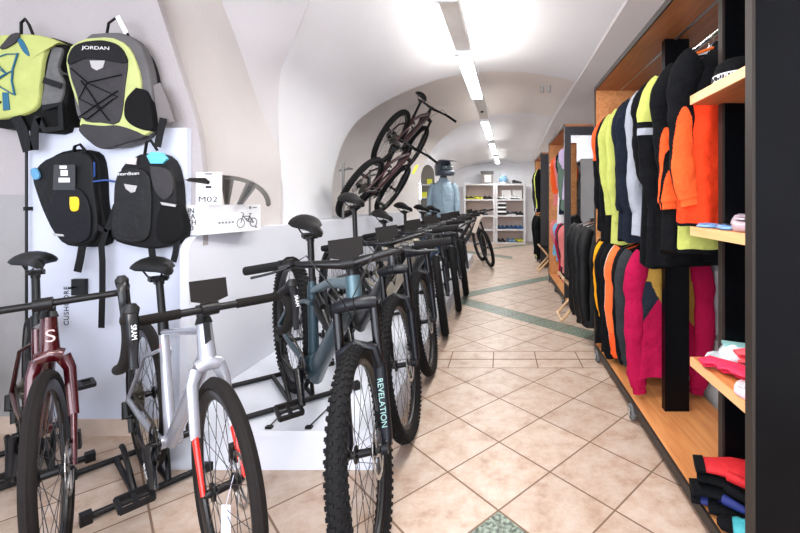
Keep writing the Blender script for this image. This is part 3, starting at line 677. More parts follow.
# white tag hanging in the silver front wheel
mb = MB(); p = W(226, 520, 1.22); mb.cbox(p, (.028, .002, .09)); mb.tube([p+Vector((0, 0, .045)), p+Vector((.01, .02, .12))], .001, 4)
tag(obj('price_tag', mb, mat('tag_lilac_white', (214, 214, 232), .6)), 'small white price tag hanging behind the spokes of the silver road bike', 'tag')

# two bikes hung on the wall, leaning out
def hung(rear, hd, lean, label, fm, seat, st):
    fwd = Vector(hd).normalized(); left = Vector((0, 0, 1)).cross(fwd).normalized(); up = fwd.cross(left)
    q = Matrix.Rotation(math.radians(lean), 3, fwd); left = q @ left; up = q @ up
    root = frame(Vector(rear)-up*.37, fwd, left, up)
    return bike('hanging_bike', label, 'mtb', None, (0, 1), st, fm, BLKP, seat=seat, root=root, group='bikes mounted under the arch', plate=False)
hung((-1.45, 4.25, 1.38), (.03, 1, .02), 33, 'lower of the two dark bikes mounted under the arch, resting on the white ledge', PURP, .93, 0)
hung((-1.27, 4.75, 1.97), (.02, 1, .02), 31, 'upper of the two dark bikes mounted under the arch', PURP, .98, 0)
for p, lb in (((-1.56, 4.05, 1.06), 'upright grey wall rack post beside the rear wheel of the lower mounted bike'), ((-1.60, 5.0, 1.06), 'grey wall rack post between the two mounted bikes')):
    mb = MB(); mb.tube([p, (p[0], p[1], 1.62)], .014, 8); mb.tube([(p[0]-.04, p[1], 1.54), (p[0]+.07, p[1], 1.56)], .010, 8); mb.tube([(p[0]+.07, p[1]-.05, 1.56), (p[0]+.07, p[1]+.05, 1.56)], .010, 8)
    tag(obj('wall_rack', mb, mat('rack_grey', (110, 108, 106), .4, .5)), lb, 'bike rack')
# thin dark lines from the platform edge, built as rods
for i, (x1, x2) in enumerate(((268, 291), (308, 331))):
    a_, b_ = W(x1, 428, 1.90), W(x2, 406.5, 2.11); mb = MB(); mb.cyl((a_.x, a_.y, .19), (b_.x, b_.y, .19), .003, n=6); mb.cbox((a_.x, a_.y+.01, .187), (.03, .02, .01))
    tag(obj('thin_dark_rod', mb, BLACKM), ('left' if i == 0 else 'right')+' one of two thin dark rods on the front edge of the white platform', 'rod')

# ------------------------------------------------------------------ backpacks on the front wall
LIME = mat('lime_fabric', (172, 180, 104), .7, var=.08, vscale=12, bump=.3, bscale=40)
LIMEP = mat('pale_lime_fabric', (176, 184, 118), .7, var=.06, vscale=12, bump=.3, bscale=40)
DGREY = mat('dark_grey_nylon', (50, 48, 50), .6, spec=.3, var=.15, vscale=14, bump=.4, bscale=40)
MESHG = mat('grey_mesh_fabric', (92, 92, 92), .8, var=.15, vscale=40)
NYL = mat('black_nylon', (13, 13, 15), .6, spec=.25, var=.25, vscale=14, bump=.5, bscale=30)
NYLD = mat('black_mesh', (10, 10, 11), .8, spec=.2)
BLUEL = mat('blue_cord', (22, 92, 122), .6)
LBLUE = mat('light_blue_plastic', (96, 190, 212), .4)
YEL = mat('yellow_card', (248, 196, 20), .5)
GREYL = mat('light_grey_badge', (170, 168, 168), .5)
WPRINT = mat('white_print', (225, 225, 225), .5)
YF = 2.10
def fpx(Y): return lambda u, v, w_: Vector(((u-CX)*Y/F, Y-w_*.48, H-(v-CY)*Y/F))
def pk(parent, name, pts, w0, w1, m, Y=YF, **k):
    mb = MB(); mb.puff(pts, fpx(Y), w0, w1, **k); return link(name, mb.mesh(name, m, 60), parent, parent.matrix_world.inverted())
def ppath(parent, name, pts, r, m, w_=.03, Y=YF, n=6, fl=None):
    f = fpx(Y); mb = MB(); mb.tube([f(p[0], p[1], p[2] if len(p) > 2 else w_) for p in pts], r, n, fl=fl); return link(name, mb.mesh(name, m, 60), parent, parent.matrix_world.inverted())
def strap(parent, name, pts, wd, m=None, Y=2.1):
    f = fpx(Y); mb = MB(); P = [f(*p[:2], 0) for p in pts]; rs = []
    for i, p in enumerate(P):
        a = P[max(0, i-1)]; b = P[min(len(P)-1, i+1)]; t = (b-a).normalized(); n = Vector((t.z, 0, -t.x)); rs.append([p-n*wd/2, p+n*wd/2, p+n*wd/2+Vector((0, .004, 0)), p-n*wd/2+Vector((0, .004, 0))])
    mb.rings(rs, True); return link(name, mb.mesh(name, m or NYL, 20), parent, parent.matrix_world.inverted())
def txt_px(parent, name, body, px, py, size, m, w_, Y=YF, rot=0, spacing=1, sx=1):
    p = fpx(Y)(px, py, w_); M = Matrix.Translation(p) @ Matrix.Rotation(rot, 4, 'Y') @ Matrix.Rotation(PI/2, 4, 'X')
    return text(name, body, size, parent.matrix_world.inverted() @ M, m, parent, spacing=spacing, sx=sx)
def sm(pts, n=36):
    P = [Vector((a, b, 0)) for a, b in pts]; P.append(P[0]); q = catmull([P[-2]]+P+[P[1]], n+6)
    k = catmull(P, n+1)[:-1]; return [(p.x, p.y) for p in k]
def backpacks():
    # 2: grey pack with lime piping
    b = thing('backpack', 'dark grey backpack with lime edging, top right on the wall, zigzag black cord', 'backpack', Matrix.Translation((-1.9, 2.1, 1.5)))
    pk(b, 'back_panel', sm([(96, 40), (126, 42), (140, 56), (148, 88), (150, 124), (136, 138), (100, 138), (76, 120), (72, 70), (80, 48)]), -.19, -.02, NYL)
    pk(b, 'main_compartment', sm([(90, 33), (118, 32), (137, 42), (146, 62), (150, 85), (152, 118), (142, 138), (118, 147), (96, 142), (78, 120), (73, 100), (70, 72), (72, 50)]), -.10, .0, mat('grey_nylon', (84, 82, 84), .55, var=.12, bump=.3, bscale=40))
    pk(b, 'lime_border', sm([(88, 39), (112, 38), (128, 46), (136, 60), (142, 82), (140, 104), (134, 122), (152, 132), (138, 136), (110, 128), (96, 130), (80, 128), (84, 118), (76, 96), (70, 76), (68, 60), (73, 46)]), -.02, .025, LIMEP)
    pk(b, 'front_pocket', sm([(90, 44), (108, 43), (123, 48), (130, 62), (128, 85), (122, 122), (104, 123), (86, 120), (80, 96), (74, 78), (72, 60), (78, 48)]), .0, .042, DGREY)
    pk(b, 'lid', sm([(90, 43), (108, 42), (123, 48), (130, 64), (110, 62), (90, 60), (73, 66), (73, 56), (79, 47)]), .02, .052, NYL)
    pk(b, 'bottom_pocket', sm([(84, 124), (104, 126), (122, 126), (146, 136), (128, 143), (104, 149), (90, 141), (80, 130)]), -.04, .03, DGREY)
    pk(b, 'side_pocket', sm([(138, 88), (148, 92), (153, 108), (154, 130), (138, 128), (127, 118), (128, 100)]), -.04, .035, NYLD)
    pk(b, 'badge', [(94, 62), (109, 62), (107, 69), (101, 72), (96, 69)], .04, .05, GREYL)
    ppath(b, 'handle', [(103, 34, -.04), (106, 22, -.03), (114, 16, -.03), (120, 22, -.03), (125, 34, -.04)], .006, NYL, n=6)
    for i, pts in enumerate((([(76, 70), (92, 84), (122, 98), (104, 110), (84, 100), (92, 84), (126, 76)]), ([(84, 118), (98, 108), (122, 92)]), ([(86, 82), (96, 96), (106, 112), (114, 122)]), ([(84, 118), (92, 120), (118, 100)]))):
        ppath(b, 'elastic_cord', pts, .003, NYLD, .052)
    strap(b, 'shoulder_strap', [(152, 86), (158, 100), (166, 124)], .09, mat('strap_grey', (112, 106, 106), .7), Y=2.12)
    strap(b, 'hip_strap', [(163, 118), (160, 132), (157, 147)], .035)
    txt_px(b, 'badge_lettering', 'JORDAN', 101, 50, .024, WPRINT, .056, rot=math.radians(2), sx=1.5)
    strap(b, 'wall_hook', [(117, 16), (126, 33)], .022, WHITE, Y=2.09)
    # 1: lime pack, cut by the photo's left edge
    b = thing('backpack', 'lime yellow backpack with blue cords and black mesh side, cut by the left edge', 'backpack', Matrix.Translation((-2.4, 2.1, 1.5)))
    pk(b, 'back_panel', sm([(20, 36), (45, 35), (62, 44), (56, 70), (65, 82), (62, 105), (60, 130), (40, 132), (10, 128), (-20, 120), (-22, 60)]), -.19, -.03, NYLD)
    pk(b, 'main_compartment', sm([(-10, 37), (12, 34), (40, 35), (60, 42), (48, 46), (43, 62), (40, 88), (36, 108), (14, 117), (-14, 118), (-24, 100), (-26, 60)]), -.12, .02, LIME)
    pk(b, 'blue_panel', sm([(19, 38), (24, 40), (30, 50), (32, 57), (27, 54), (22, 46)], 16), .0, .028, BLUEL)
    pk(b, 'mesh_side', sm([(50, 46), (60, 48), (56, 68), (62, 84), (56, 104), (40, 106), (42, 84), (46, 62)]), -.12, -.01, MESHG)
    pk(b, 'clip', sm([(7, 44), (14, 36), (22, 34), (20, 42), (8, 50), (3, 49)], 18), .02, .035, DGREY)
    ppath(b, 'handle', [(18, 34, -.03), (19, 22, -.02), (23, 18, -.02), (27, 24, -.02), (30, 34, -.03)], .0065, NYL)
    for pts in ([(21, 54), (16, 70), (15, 82), (18, 96)], [(-4, 60), (10, 55), (20, 55)], [(-4, 66), (10, 75), (-4, 84)], [(10, 75), (-2, 62)], [(-4, 80), (4, 88), (16, 95)], [(15, 72), (8, 75), (0, 80)]):
        ppath(b, 'elastic_cord', pts, .0042 if pts[0] == (21, 54) else .003, BLUEL, .03)
    pk(b, 'blue_loop', [(5, 93), (11, 93), (12, 110), (6, 111)], .0, .03, BLUEL, k=2)
    pk(b, 'black_loop', [(-3, 99), (4, 102), (3, 104), (-3, 103)], .0, .03, NYL, k=2)
    strap(b, 'hip_strap', [(15, 116), (22, 130), (28, 151)], .055); strap(b, 'hip_strap', [(38, 116), (34, 132), (34, 150)], .04)
    strap(b, 'buckle_strap', [(42, 108), (60, 104), (61, 128), (44, 130), (38, 118)], .03)
    strap(b, 'cross_strap', [(43, 80), (61, 86)], .03, Y=2.08)
    # 3: plain black pack
    b = thing('backpack', 'black backpack with yellow tag and blue clip, lower left on the wall', 'backpack', Matrix.Translation((-2.25, 2.1, 1.2)))
    pk(b, 'back_panel', sm([(72, 148), (90, 152), (96, 170), (98, 205), (104, 232), (98, 246), (70, 246), (56, 228), (44, 200), (40, 165), (54, 152)]), -.19, -.03, NYLD)
    pk(b, 'main_compartment', sm([(66, 153), (82, 151), (92, 160), (94, 190), (98, 218), (96, 236), (84, 246), (66, 245), (54, 232), (44, 212), (36, 190), (33, 175), (42, 162), (54, 156)]), -.12, .02, NYL)
    pk(b, 'front_pocket', sm([(58, 190), (80, 188), (92, 205), (92, 236), (76, 244), (62, 238), (50, 215)]), .0, .04, mat('navy_black_nylon', (13, 14, 20), .6, spec=.25, var=.2, bump=.4, bscale=30))
    pk(b, 'hang_tag', [(58, 165), (79, 165), (79, 190), (57, 190)], .03, .042, mat('dark_tag', (46, 46, 48), .4), k=2, edge=0)
    for (x0, y0, x1, y1) in ((64, 166, 71, 169), (65, 170.5, 72, 176), (63, 178, 74, 182.5)):
        pk(b, 'tag_print', [(x0, y0), (x1, y0), (x1, y1), (x0, y1)], .042, .0445, WPRINT, k=2, edge=0)
    pk(b, 'yellow_tag', sm([(74, 197), (81, 197), (83, 201), (82, 210), (76, 211), (74, 206)], 18), .03, .048, YEL, k=2)
    pk(b, 'blue_clip', sm([(34, 170), (39, 168), (43, 176), (40, 180), (36, 178)], 14), .02, .04, mat('mid_blue_plastic', (84, 140, 178), .4), k=2)
    pk(b, 'reflector', [(56, 233), (67, 234), (68, 236), (58, 236)], .02, .043, GREYL, k=2)
    ppath(b, 'handle', [(70, 154, -.03), (73, 146, -.02), (78, 144, -.02), (84, 152, -.03)], .007, NYL)
    ppath(b, 'hydration_tube', [(92, 162, -.02), (93, 176, -.01), (90, 182, 0), (104, 180, -.02), (120, 183, -.05)], .0055, mat('blue_tube', (40, 74, 140), .4))
    strap(b, 'shoulder_strap', [(82, 246), (80, 258), (77, 272)], .038); strap(b, 'hip_strap', [(94, 225), (106, 232), (101, 246), (102, 262), (102, 290), (101, 328)], .03)
    pk(b, 'side_buckle', sm([(98, 224), (108, 228), (109, 236), (102, 236)], 14), -.12, -.08, BLACKP)
    # 4: black pack with light blue hexagon
    b = thing('backpack', 'black backpack with a light blue hexagonal disc on top, lower right on the wall', 'backpack', Matrix.Translation((-1.85, 2.1, 1.2)))
    pk(b, 'back_panel', sm([(140, 154), (162, 156), (172, 176), (175, 205), (178, 230), (174, 243), (150, 246), (120, 243), (112, 225), (118, 180)]), -.15, -.03, NYLD)
    pk(b, 'main_compartment', sm([(140, 154), (158, 153), (170, 162), (176, 184), (178, 210), (184, 228), (178, 242), (156, 249), (130, 246), (114, 240), (111, 228), (117, 205), (118, 182), (124, 164)]), -.12, .02, NYL)
    pk(b, 'front_pocket', sm([(122, 172), (140, 168), (152, 178), (154, 210), (150, 238), (130, 242), (116, 234), (117, 205), (118, 184)]), .0, .045, mat('dark_nylon', (22, 22, 24), .6, spec=.3, var=.3, vscale=16, bump=.6, bscale=30))
    pk(b, 'side_pocket', sm([(164, 203), (180, 206), (185, 224), (182, 238), (164, 243), (158, 232), (160, 214)]), -.05, .035, NYLD)
    pk(b, 'reflector', [(163, 202), (178, 204.5), (178, 207), (165, 205)], .02, .045, GREYL, k=2)
    pk(b, 'badge', [(128, 184), (141, 186), (139, 192), (135, 193), (130, 189)], .04, .052, GREYL, k=2)
    pk(b, 'blue_disc', [(149, 156), (154, 152), (164, 153), (169, 159), (165, 164), (153, 164)], .0, .04, LBLUE, k=3)
    pk(b, 'dark_flap', sm([(152, 166), (170, 170), (175, 190), (166, 200), (156, 188)]), .0, .035, DGREY)
    pk(b, 'paper_label', [(131, 157), (139, 158), (138, 165), (127, 164)], .02, .035, mat('pinkish_paper', (196, 186, 188), .6), k=2)
    ppath(b, 'handle', [(142, 156, -.03), (145, 142, -.02), (149, 140, -.02), (155, 150, -.03)], .007, NYL)
    txt_px(b, 'bag_lettering', 'nordisan', 133, 174, .024, WPRINT, .052, rot=math.radians(-3), sx=1.3)
    strap(b, 'shoulder_strap', [(151, 246), (153, 262)], .034); strap(b, 'hip_strap', [(177, 240), (175, 254), (173, 262)], .03); strap(b, 'side_strap', [(116, 205), (108, 228), (104, 230)], .03)
backpacks()

# ------------------------------------------------------------------ box, card and mudguards on the ledge
def ledge_goods():
    CARD = mat('white_card', (232, 232, 236), .5); DPR = mat('dark_print', (34, 34, 38), .5)
    a = Vector((-1.575, 2.14, 1.0605)); d = Vector((.08, .41, 0)); n = Vector((d.y, -d.x, 0)).normalized(); L = d.length; d.normalize()
    t = thing('product_box', 'long white box with a bicycle drawing standing on the white ledge', 'box', frame(a, d, n, (0, 0, 1)) if 0 else Matrix(((d.x, -n.x, 0, a.x), (d.y, -n.y, 0, a.y), (0, 0, 1, a.z), (0, 0, 0, 1))))
    mb = MB(); mb.box((0, 0, 0), (L, .12, .158)); obj('carton', mb, CARD, t, Matrix.Identity(4), smooth=0)
    # bicycle icon drawn on the front face (local y = 0, facing -y)
    mb = MB(); 
    for cx_, s in ((.265, 1), (.36, 1)): mb.torus((cx_, -.001, .05), .026, .0022, 28, 4)
    for p, q in (((.265, .05), (.285, .105)), ((.36, .05), (.318, .058)), ((.318, .058), (.335, .10)), ((.318, .058), (.282, .09)), ((.282, .09), (.33, .088)), ((.33, .088), (.36, .05)), ((.283, .108), (.268, .112)), ((.327, .104), (.345, .104)), ((.30, .075), (.33, .07))): mb.cyl((p[0], -.001, p[1]), (q[0], -.001, q[1]), .0022, n=5)
    obj('bicycle_drawing', mb, DPR, t, Matrix.Identity(4), smooth=0)
    GP = mat('grey_print', (120, 120, 124), .5)
    for k in range(5): mb = MB(); mb.box((.115+k*.022, -.0008, .055), (.128+k*.022, .0005, .064)); obj('print_mark', mb, GP, t, Matrix.Identity(4), smooth=0)
    for q0, q1 in (((.05, -.0006, .052), (.23, .0005, .053)), ((.05, -.0006, .075), (.23, .0005, .076)), ((.328, -.0015, .133), (.342, .0005, .147)), ((.355, -.0015, .137), (.385, .0005, .143)), ((.374, -.0015, .015), (.386, .0005, .025))):
        mb = MB(); mb.box(q0, q1); obj('print_mark', mb, GP, t, Matrix.Identity(4), smooth=0)
    Me = Matrix(((0, 0, -1, -.001), (-1, 0, 0, .06), (0, 1, 0, .082), (0, 0, 0, 1)))
    text('end_lettering', 'UN\nLEA\nRZH\nED', .038, Me, DPR, t, spacing=1.05, sx=1.1)
    # small white card with M02, mounted mudguard tip
    p = W(208, 206, 2.22); t2 = thing('display_card', 'upright white card printed M02 with a small dark guard, left of the mudguard', 'card', Matrix.Translation((-1.56, 2.188, 1.2195)))
    mb = MB(); mb.box((-.068, 0, 0), (.066, .009, .175)); obj('card_body', mb, CARD, t2, Matrix.Identity(4), smooth=0)
    text('card_lettering', 'M02', .043, Matrix.Translation((-.004, -.001, .028)) @ Matrix.Rotation(PI/2, 4, 'X'), DPR, t2, spacing=1.05, sx=1.35)
    mb = MB(); rs = []
    for k in range(9):
        u = -.09+.012*k*1.15; rs.append([Vector((u, -.03+.03*abs(math.sin(j*PI/4-.0))*0-.022*math.sin(j*PI/8), .125+.016*math.sin(j*PI/8)*(1 if k > 1 else .5)-(.02 if j in (0, 8) else 0)*(k/9))) for j in range(9)]+[Vector((u, -.008*math.sin(j*PI/8)-.02, .122)) for j in range(8, -1, -1)])
    mb.rings(rs, True); obj('small_guard', mb, mat('olive_black_plastic', (52, 48, 44), .45), t2, Matrix.Identity(4))
    for q, dd in (((.0, -.0005, .165), (.04, .003, .006)), ((0, -.0005, .095), (.03, .003, .012))): mb = MB(); mb.cbox(q, dd); obj('print_mark', mb, DPR, t2, Matrix.Identity(4), smooth=0)
    # mudguard: curved shell with openings
    c = W(222, 206, 2.30); mb = MB(); c = Vector((c.x-.01, 2.30, 1.2195)); dx = Vector((.9, .42, 0)).normalized(); ny = Vector((-dx.y, dx.x, 0))
    def gp(u, v, w_): return c+dx*u+Vector((0, 0, v))+ny*w_
    N = 22; outer = []; inner = []
    for k in range(N+1):
        s = k/N; outer.append((.245*math.sin(s*PI/2*.98), .165*math.cos(s*PI/2)**.9 if s < 1 else 0)); inner.append((.245*math.sin(s*PI/2*.98)*.78-.0, max(0, .165*math.cos(s*PI/2)*.66-.0)))
    for (w0, w1) in ((0, .05),):
        rs = []
        for (o, i_) in zip(outer, inner):
            rs.append([gp(o[0], o[1], .0), gp(o[0], o[1]+.004, .03), gp(o[0], o[1], .06), gp(o[0]-.012, o[1]-.012, .06), gp(o[0]-.016, o[1]-.012, .03), gp(i_[0]*.35+o[0]*.65-.003, i_[1]*.35+o[1]*.65, -.004)])
        mb.rings(rs, True)
    for k in (0, 1, 8, 9):
        o = outer[k]; b = outer[min(N, k+3)]; i_ = (inner[k][0]*.55, 0)
        mb.rings([[gp(o[0], o[1], -.003), gp(b[0], b[1], -.003), gp(b[0], b[1], .003), gp(o[0], o[1], .003)], [gp(.02+.05*k/7, 0.0, -.003), gp(.035+.058*k/7, 0.0, -.003), gp(.035+.058*k/7, 0.0, .003), gp(.02+.05*k/7, 0, .003)]], True)
    tag(obj('mudguard', mb, mat('olive_grey_plastic', (66, 60, 53), .4)), 'dark olive arched bicycle mudguard standing on the long white box', 'mudguard')
ledge_goods()

# ------------------------------------------------------------------ clothes racks
XF, XB = .74, 1.17; ZB, ZT = .11, 2.14; XR = .955
def rack(Y0, Y1, label, posts, shelf=False, mirror=False):
    t = thing('clothes_rack', label, 'clothes rack', (XR, (Y0+Y1)/2, 0), group='tall wheeled clothes racks')
    I = t.matrix_world.inverted()
    def part(nm, mb, m, par=None, smooth=30):
        return link(nm, mb.mesh(nm, m, smooth), par or t, I if not par else Matrix.Identity(4))
    def bb(nm, a, b, m, edge=None):
        mb = MB(); mb.box(a, b); 
        return part(nm, mb, m, smooth=0)
    bb('base_board', (XF+.012, Y0, .075), (XB, Y1, ZB), OAK); bb('base_edge', (XF, Y0, .065), (XF+.012, Y1, ZB), EDGEK)
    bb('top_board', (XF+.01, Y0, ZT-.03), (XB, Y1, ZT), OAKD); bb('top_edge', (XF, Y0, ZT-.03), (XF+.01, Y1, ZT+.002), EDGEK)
    bb('far_panel', (XF+.008, Y1-.03, ZB), (XB, Y1, ZT-.03), OAK); bb('far_panel_edge', (XF, Y1-.03, ZB), (XF+.008, Y1, ZT-.03), EDGEK)
    if mirror:
        mb = MB(); w_ = .075
        for a, b in (((XF, ZB), (XF+w_, ZT-.03)), ((XB-w_+.1, ZB), (XB+.1, ZT-.03)), ((XF+w_, ZT-.03-.10), (XB+.1-w_, ZT-.03)), ((XF+w_, ZB), (XB+.1-w_, ZB+.1))): mb.box((a[0], Y0-.02, a[1]), (b[0], Y0+.02, b[1]))
        part('mirror_frame', mb, MELK, smooth=0)
        mb = MB(); mb.box((XF+w_-.01, Y0-.004, ZB+.09), (XB+.11-w_, Y0+.004, ZT-.12)); o = part('mirror', mb, mat('mirror_glass', (235, 238, 240), .02, 1, var=0.001), smooth=0)
    else:
        bb('near_panel', (XF+.006, Y0, .065), (XB+.12, Y0+.032, ZT-.03 if not shelf else ZT), PANELK if shelf else MELK); bb('near_panel_edge', (XF-.004, Y0-.001, .065), (XF+.006, Y0+.033, ZT), EDGEK)
    if shelf:
        bb('divider', (.86, 1.575, ZB), (XB, 1.605, ZT-.03), PANELK); bb('divider_edge', (.85, 1.575, ZB), (.86, 1.605, ZT-.03), EDGEK)
        for z in (1.65, 1.14, .63):
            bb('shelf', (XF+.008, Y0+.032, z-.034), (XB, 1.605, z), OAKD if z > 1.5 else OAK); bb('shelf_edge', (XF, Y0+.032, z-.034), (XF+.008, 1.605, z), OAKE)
    for y in posts:
        bb('post', (.88, y, ZB), (1.01, y+.045, ZT-.03), PANELK)
    for z, x in ((1.99, XR), (1.075, XR)):
        mb = MB(); mb.cyl((x, Y0+.03 if not shelf else 1.605, z), (x, Y1-.03, z), .0125, n=12); part('hang_rail', mb, CHROME)
    mb = MB(); mb.box((.93, Y0+.03, ZT-.034), (.945, Y1-.03, ZT-.029)); part('ceiling_groove', mb, STEEL, smooth=0)
    for x in (XF+.002, XB-.04):
        for y in ((Y0+.12, Y0+(1.12 if Y1-Y0 > 1.8 else .8), Y1-.1)):
            mb = MB(); mb.cbox((x, y, .062), (.04, .05, .006)); mb.cbox((x-.016, y, .05), (.004, .03, .045)); mb.cbox((x+.016, y, .05), (.004, .03, .045)); ca = part('caster', mb, STEEL)
            mb = MB(); c = Vector((x, y, .046)); rs = [[c+Vector((dx, r*math.cos(2*PI*j/20), r*math.sin(2*PI*j/20))) for j in range(20)] for r, dx in ((.012, -.012), (.04, -.012), (.046, -.006), (.046, .006), (.04, .012), (.012, .012))]
            mb.rings(rs, True); link('caster_wheel', mb.mesh('caster_wheel', mat('caster_grey', (96, 98, 100), .5), 40), ca)
    return t
RACK1 = rack(1.203, 3.26, 'nearest clothes rack on wheels, oak boards and a big black end panel', (2.2,), shelf=True)
rack(4.80, 6.40, 'second clothes rack on wheels, with a tall mirror in its dark end frame', (5.6,), mirror=True)
rack(7.60, 8.95, 'farthest clothes rack, narrow dark end panel before the back shelves', (8.2,))

# ------------------------------------------------------------------ garments
def fab(n, c, var=.1): return mat('fabric_'+n, c, .9, var=var, vscale=10, bump=.7, bscale=10, spec=.12, bdist=.04)
FB = fab('black', (14, 15, 18), .2); FN = fab('navy', (24, 30, 42), .15); FO = fab('orange', (232, 90, 42), .05); FR = fab('red_orange', (232, 62, 28), .05); FY = fab('lime', (184, 190, 100), .05)
FG = fab('grey', (156, 160, 170), .06); FM = fab('magenta', (166, 18, 66), .06); FOL = fab('olive', (160, 124, 56), .08); FMU = fab('mustard', (230, 154, 26), .05); FDG = fab('dark_grey', (48, 50, 54)); FCO = fab('coral', (250, 112, 60), .05)
FW = fab('white', (226, 224, 226), .03); FNV = fab('dark_navy', (30, 36, 46)); FLI = fab('lilac', (190, 172, 204), .04); FSA = fab('salmon', (214, 122, 120), .08); FGN = fab('green_grey', (96, 116, 104)); FBL = fab('light_blue', (120, 176, 208), .05); FYG = fab('yellow_green', (206, 214, 96), .05)
def hanger_mesh(w_=.19):
    mb = MB(); mb.tube([(0, 0, -.075), (0, 0, -.03)]+[(.021*math.sin(a), 0, .0+.021*-math.cos(a)+.012) for a in [PI*.0+k*PI*1.35/8 for k in range(9)]], .0025, 6)
    mb.tube([(-w_, 0, -.135), (-.04, 0, -.082), (0, 0, -.075), (.04, 0, -.082), (w_, 0, -.135)], .006, 6); return mb
HMS = {}
def garment(name, Y, ztop, label, tor, slv, length=.72, w_=.21, sl=.66, thick=.045, res=1, ph=0, X=XR, puffer=False, hood=False, slz=0, group=None, hang=CHROME, cat='jacket', parts=True, hem=None, tilt=0.0, wide=1.06, skirt=0.0):
    """tor/slv: functions (depth below the shoulder, side u in -1..1) -> material ; hangs in the plane across the rail"""
    rnd = random.Random(int(Y*1000)+int(ztop*100))
    loc = Vector((X, Y, ztop)); M = Matrix.Translation(loc) @ Matrix.Rotation(tilt, 4, 'Z')
    t = thing(name, label, cat, M, group)
    def ms(fn): 
        L = []
        def g(*a):
            m = fn(*a)
            if m not in L: L.append(m)
            return L.index(m)
        return L, g
    n = 40*res*res; rs = []; K = 14 if res == 1 else 130; lv = [0, .02, .045, .07, .10, .14, .2]+[.2+(length-.2)*k/K for k in range(1, K+1)]
    k1, k2, p1, p2 = rnd.choice((5, 6, 7)), rnd.choice((9, 10, 11)), rnd.random()*6, rnd.random()*6
    for d in lv:
        if d <= .02: hw, th = .075, .045
        elif d <= .10: hw, th = .075+(w_-.105)*min(1, (d-.02)/.08), .046
        elif d <= .2: hw, th = w_-.03, thick+.005*(d-.1)/.1
        else: hw, th = w_*(.87+(wide-.87)*((d-.2)/(length-.2))**.7)+skirt*(d-.2), thick*(1+.25*math.sin(d*9+ph))
        row = []
        for j in range(n):
            a = 2*PI*j/n; f = 1+(.03+.24*min(1, d*1.5))*(.6*math.sin(k1*a+p1+d*1.5)+.5*math.sin(k2*a+p2-d*2)) 
            cx_ = math.copysign(abs(math.cos(a))**.8, math.cos(a))*hw; cy_ = math.sin(a)*th*f
            if puffer and d > .06: cy_ *= 1+.22*abs(math.sin(d*PI/.075)); cx_ *= 1+.03*abs(math.sin(d*PI/.075))
            row.append(Vector((cx_, cy_, -d+(.014*math.sin(2*a+p1)+.006*math.sin(5*a+p2))*max(0, d/length-.6)*2.5)))
        rs.append(row)
    L, g = ms(tor); mb = MB(); mb.rings(rs, True, mf=lambda i, j: g(lv[min(i, len(lv)-1)], math.cos(2*PI*(j+.5)/n)))
    obj('body', mb, L or [FB], t, Matrix.Identity(4), 60); 
    for s in (-1, 1):
        pts = []; rr = []; N = 18 if res == 1 else 170; bend = rnd.uniform(-.03, .03); sway = rnd.uniform(-.015, .015)
        for k in range(N+1):
            u = k/N; d = .065+u*sl
            pts.append(Vector((s*((w_-.062)+.062*min(1, u*4)**.7-.03*u*u+.012*math.sin(u*7+p1)*u), bend*math.sin(u*PI)+sway*u-.012, -d+.022*min(1, u*6)))); r_ = .054+.010*math.sin(min(1, u*3)*PI)*(1-u)-.012*u
            if u > .955: r_ = .036
            if puffer: r_ *= 1.25*(1+.12*abs(math.sin(d*PI/.075)))
            r_ *= 1+(.06*math.sin(u*17+p2)+.035*math.sin(u*41+p1))*min(1, u*3); rr.append(r_)
        L2, g2 = ms(slv); mb = MB(); ns = 14 if res == 1 else 96; mb.tube(pts, rr, ns, fl=(.66, 1.1), mf=lambda i, j: g2(.065+sl*min(1, i/N), math.cos(2*PI*(j+.5)/ns)))
        obj('sleeve', mb, L2 or [FB], t, Matrix.Identity(4), 70)
    mb = MB(); mb.torus((0, 0, 0), .066, .012, 24, 6); mb.v = [Vector((p.x, p.z*.6, .004+p.y+(.035 if p.z > 0 else 0)*0)) for p in mb.v]; L3 = tor(.01, 0); obj('collar', mb, [L3], t, Matrix.Identity(4))
    if hood:
        mb = MB(); mb.ell((0, .05, -.07), (.10, .05, .09), 14, 8); obj('hood', mb, [tor(.05, 0)], t, Matrix.Identity(4))
    if hang is not None:
        if hang not in HMS: HMS[hang] = hanger_mesh().mesh('clothes_hanger', hang, 40)
        o = link('clothes_hanger', HMS[hang], None, Matrix.Translation(loc+Vector((0, 0, .085))) @ Matrix.Rotation(tilt, 4, 'Z'))
        tag(o, 'hanger of the '+' '.join(label.split(',')[0].split()[:13]), 'hanger', 'coat hangers on the rails'); 
    return t
one = lambda m: (lambda d, u: m)
def stripe(base, lo, hi, m, side=None): return lambda d, u: m if lo < d < hi and (side is None or u*side > .1) else base
ZU, ZL = 1.885, .985
GU = 'jackets on the upper rail of the nearest rack'; GL = 'clothes on the lower rail of the nearest rack'
garment('long_shirt', 1.80, ZU, 'long lime yellow shirt with a black hem, only its bottom showing under the orange jacket', lambda d, u: FB if d > .84 or .70 < d < .712 or d < .45 else FY, one(FB), length=.86, sl=.3, w_=.20, X=.985, group=GU, cat='shirt', thick=.03, res=2)
garment('jacket', 1.70, ZU, 'bright red orange jacket with black sleeves, nearest on the upper rail', lambda d, u: FB if d < .23 or d > .725 else FR, lambda d, u: (FO if u > 1-2.7*(d-.28) else FB), length=.74, sl=.62, w_=.215, res=2, group=GU, hang=mat('orange_plastic', (238, 110, 40), .4), thick=.055)
garment('jacket', 1.88, ZU, 'black jacket with orange lower sleeves, second on the upper rail', one(FB), lambda d, u: FO if u+2.8*(d-.33) > 1 and not (1.3 < u+2.8*(d-.33) < 1.55) else FB, length=.88, sl=.64, group=GU, res=2)
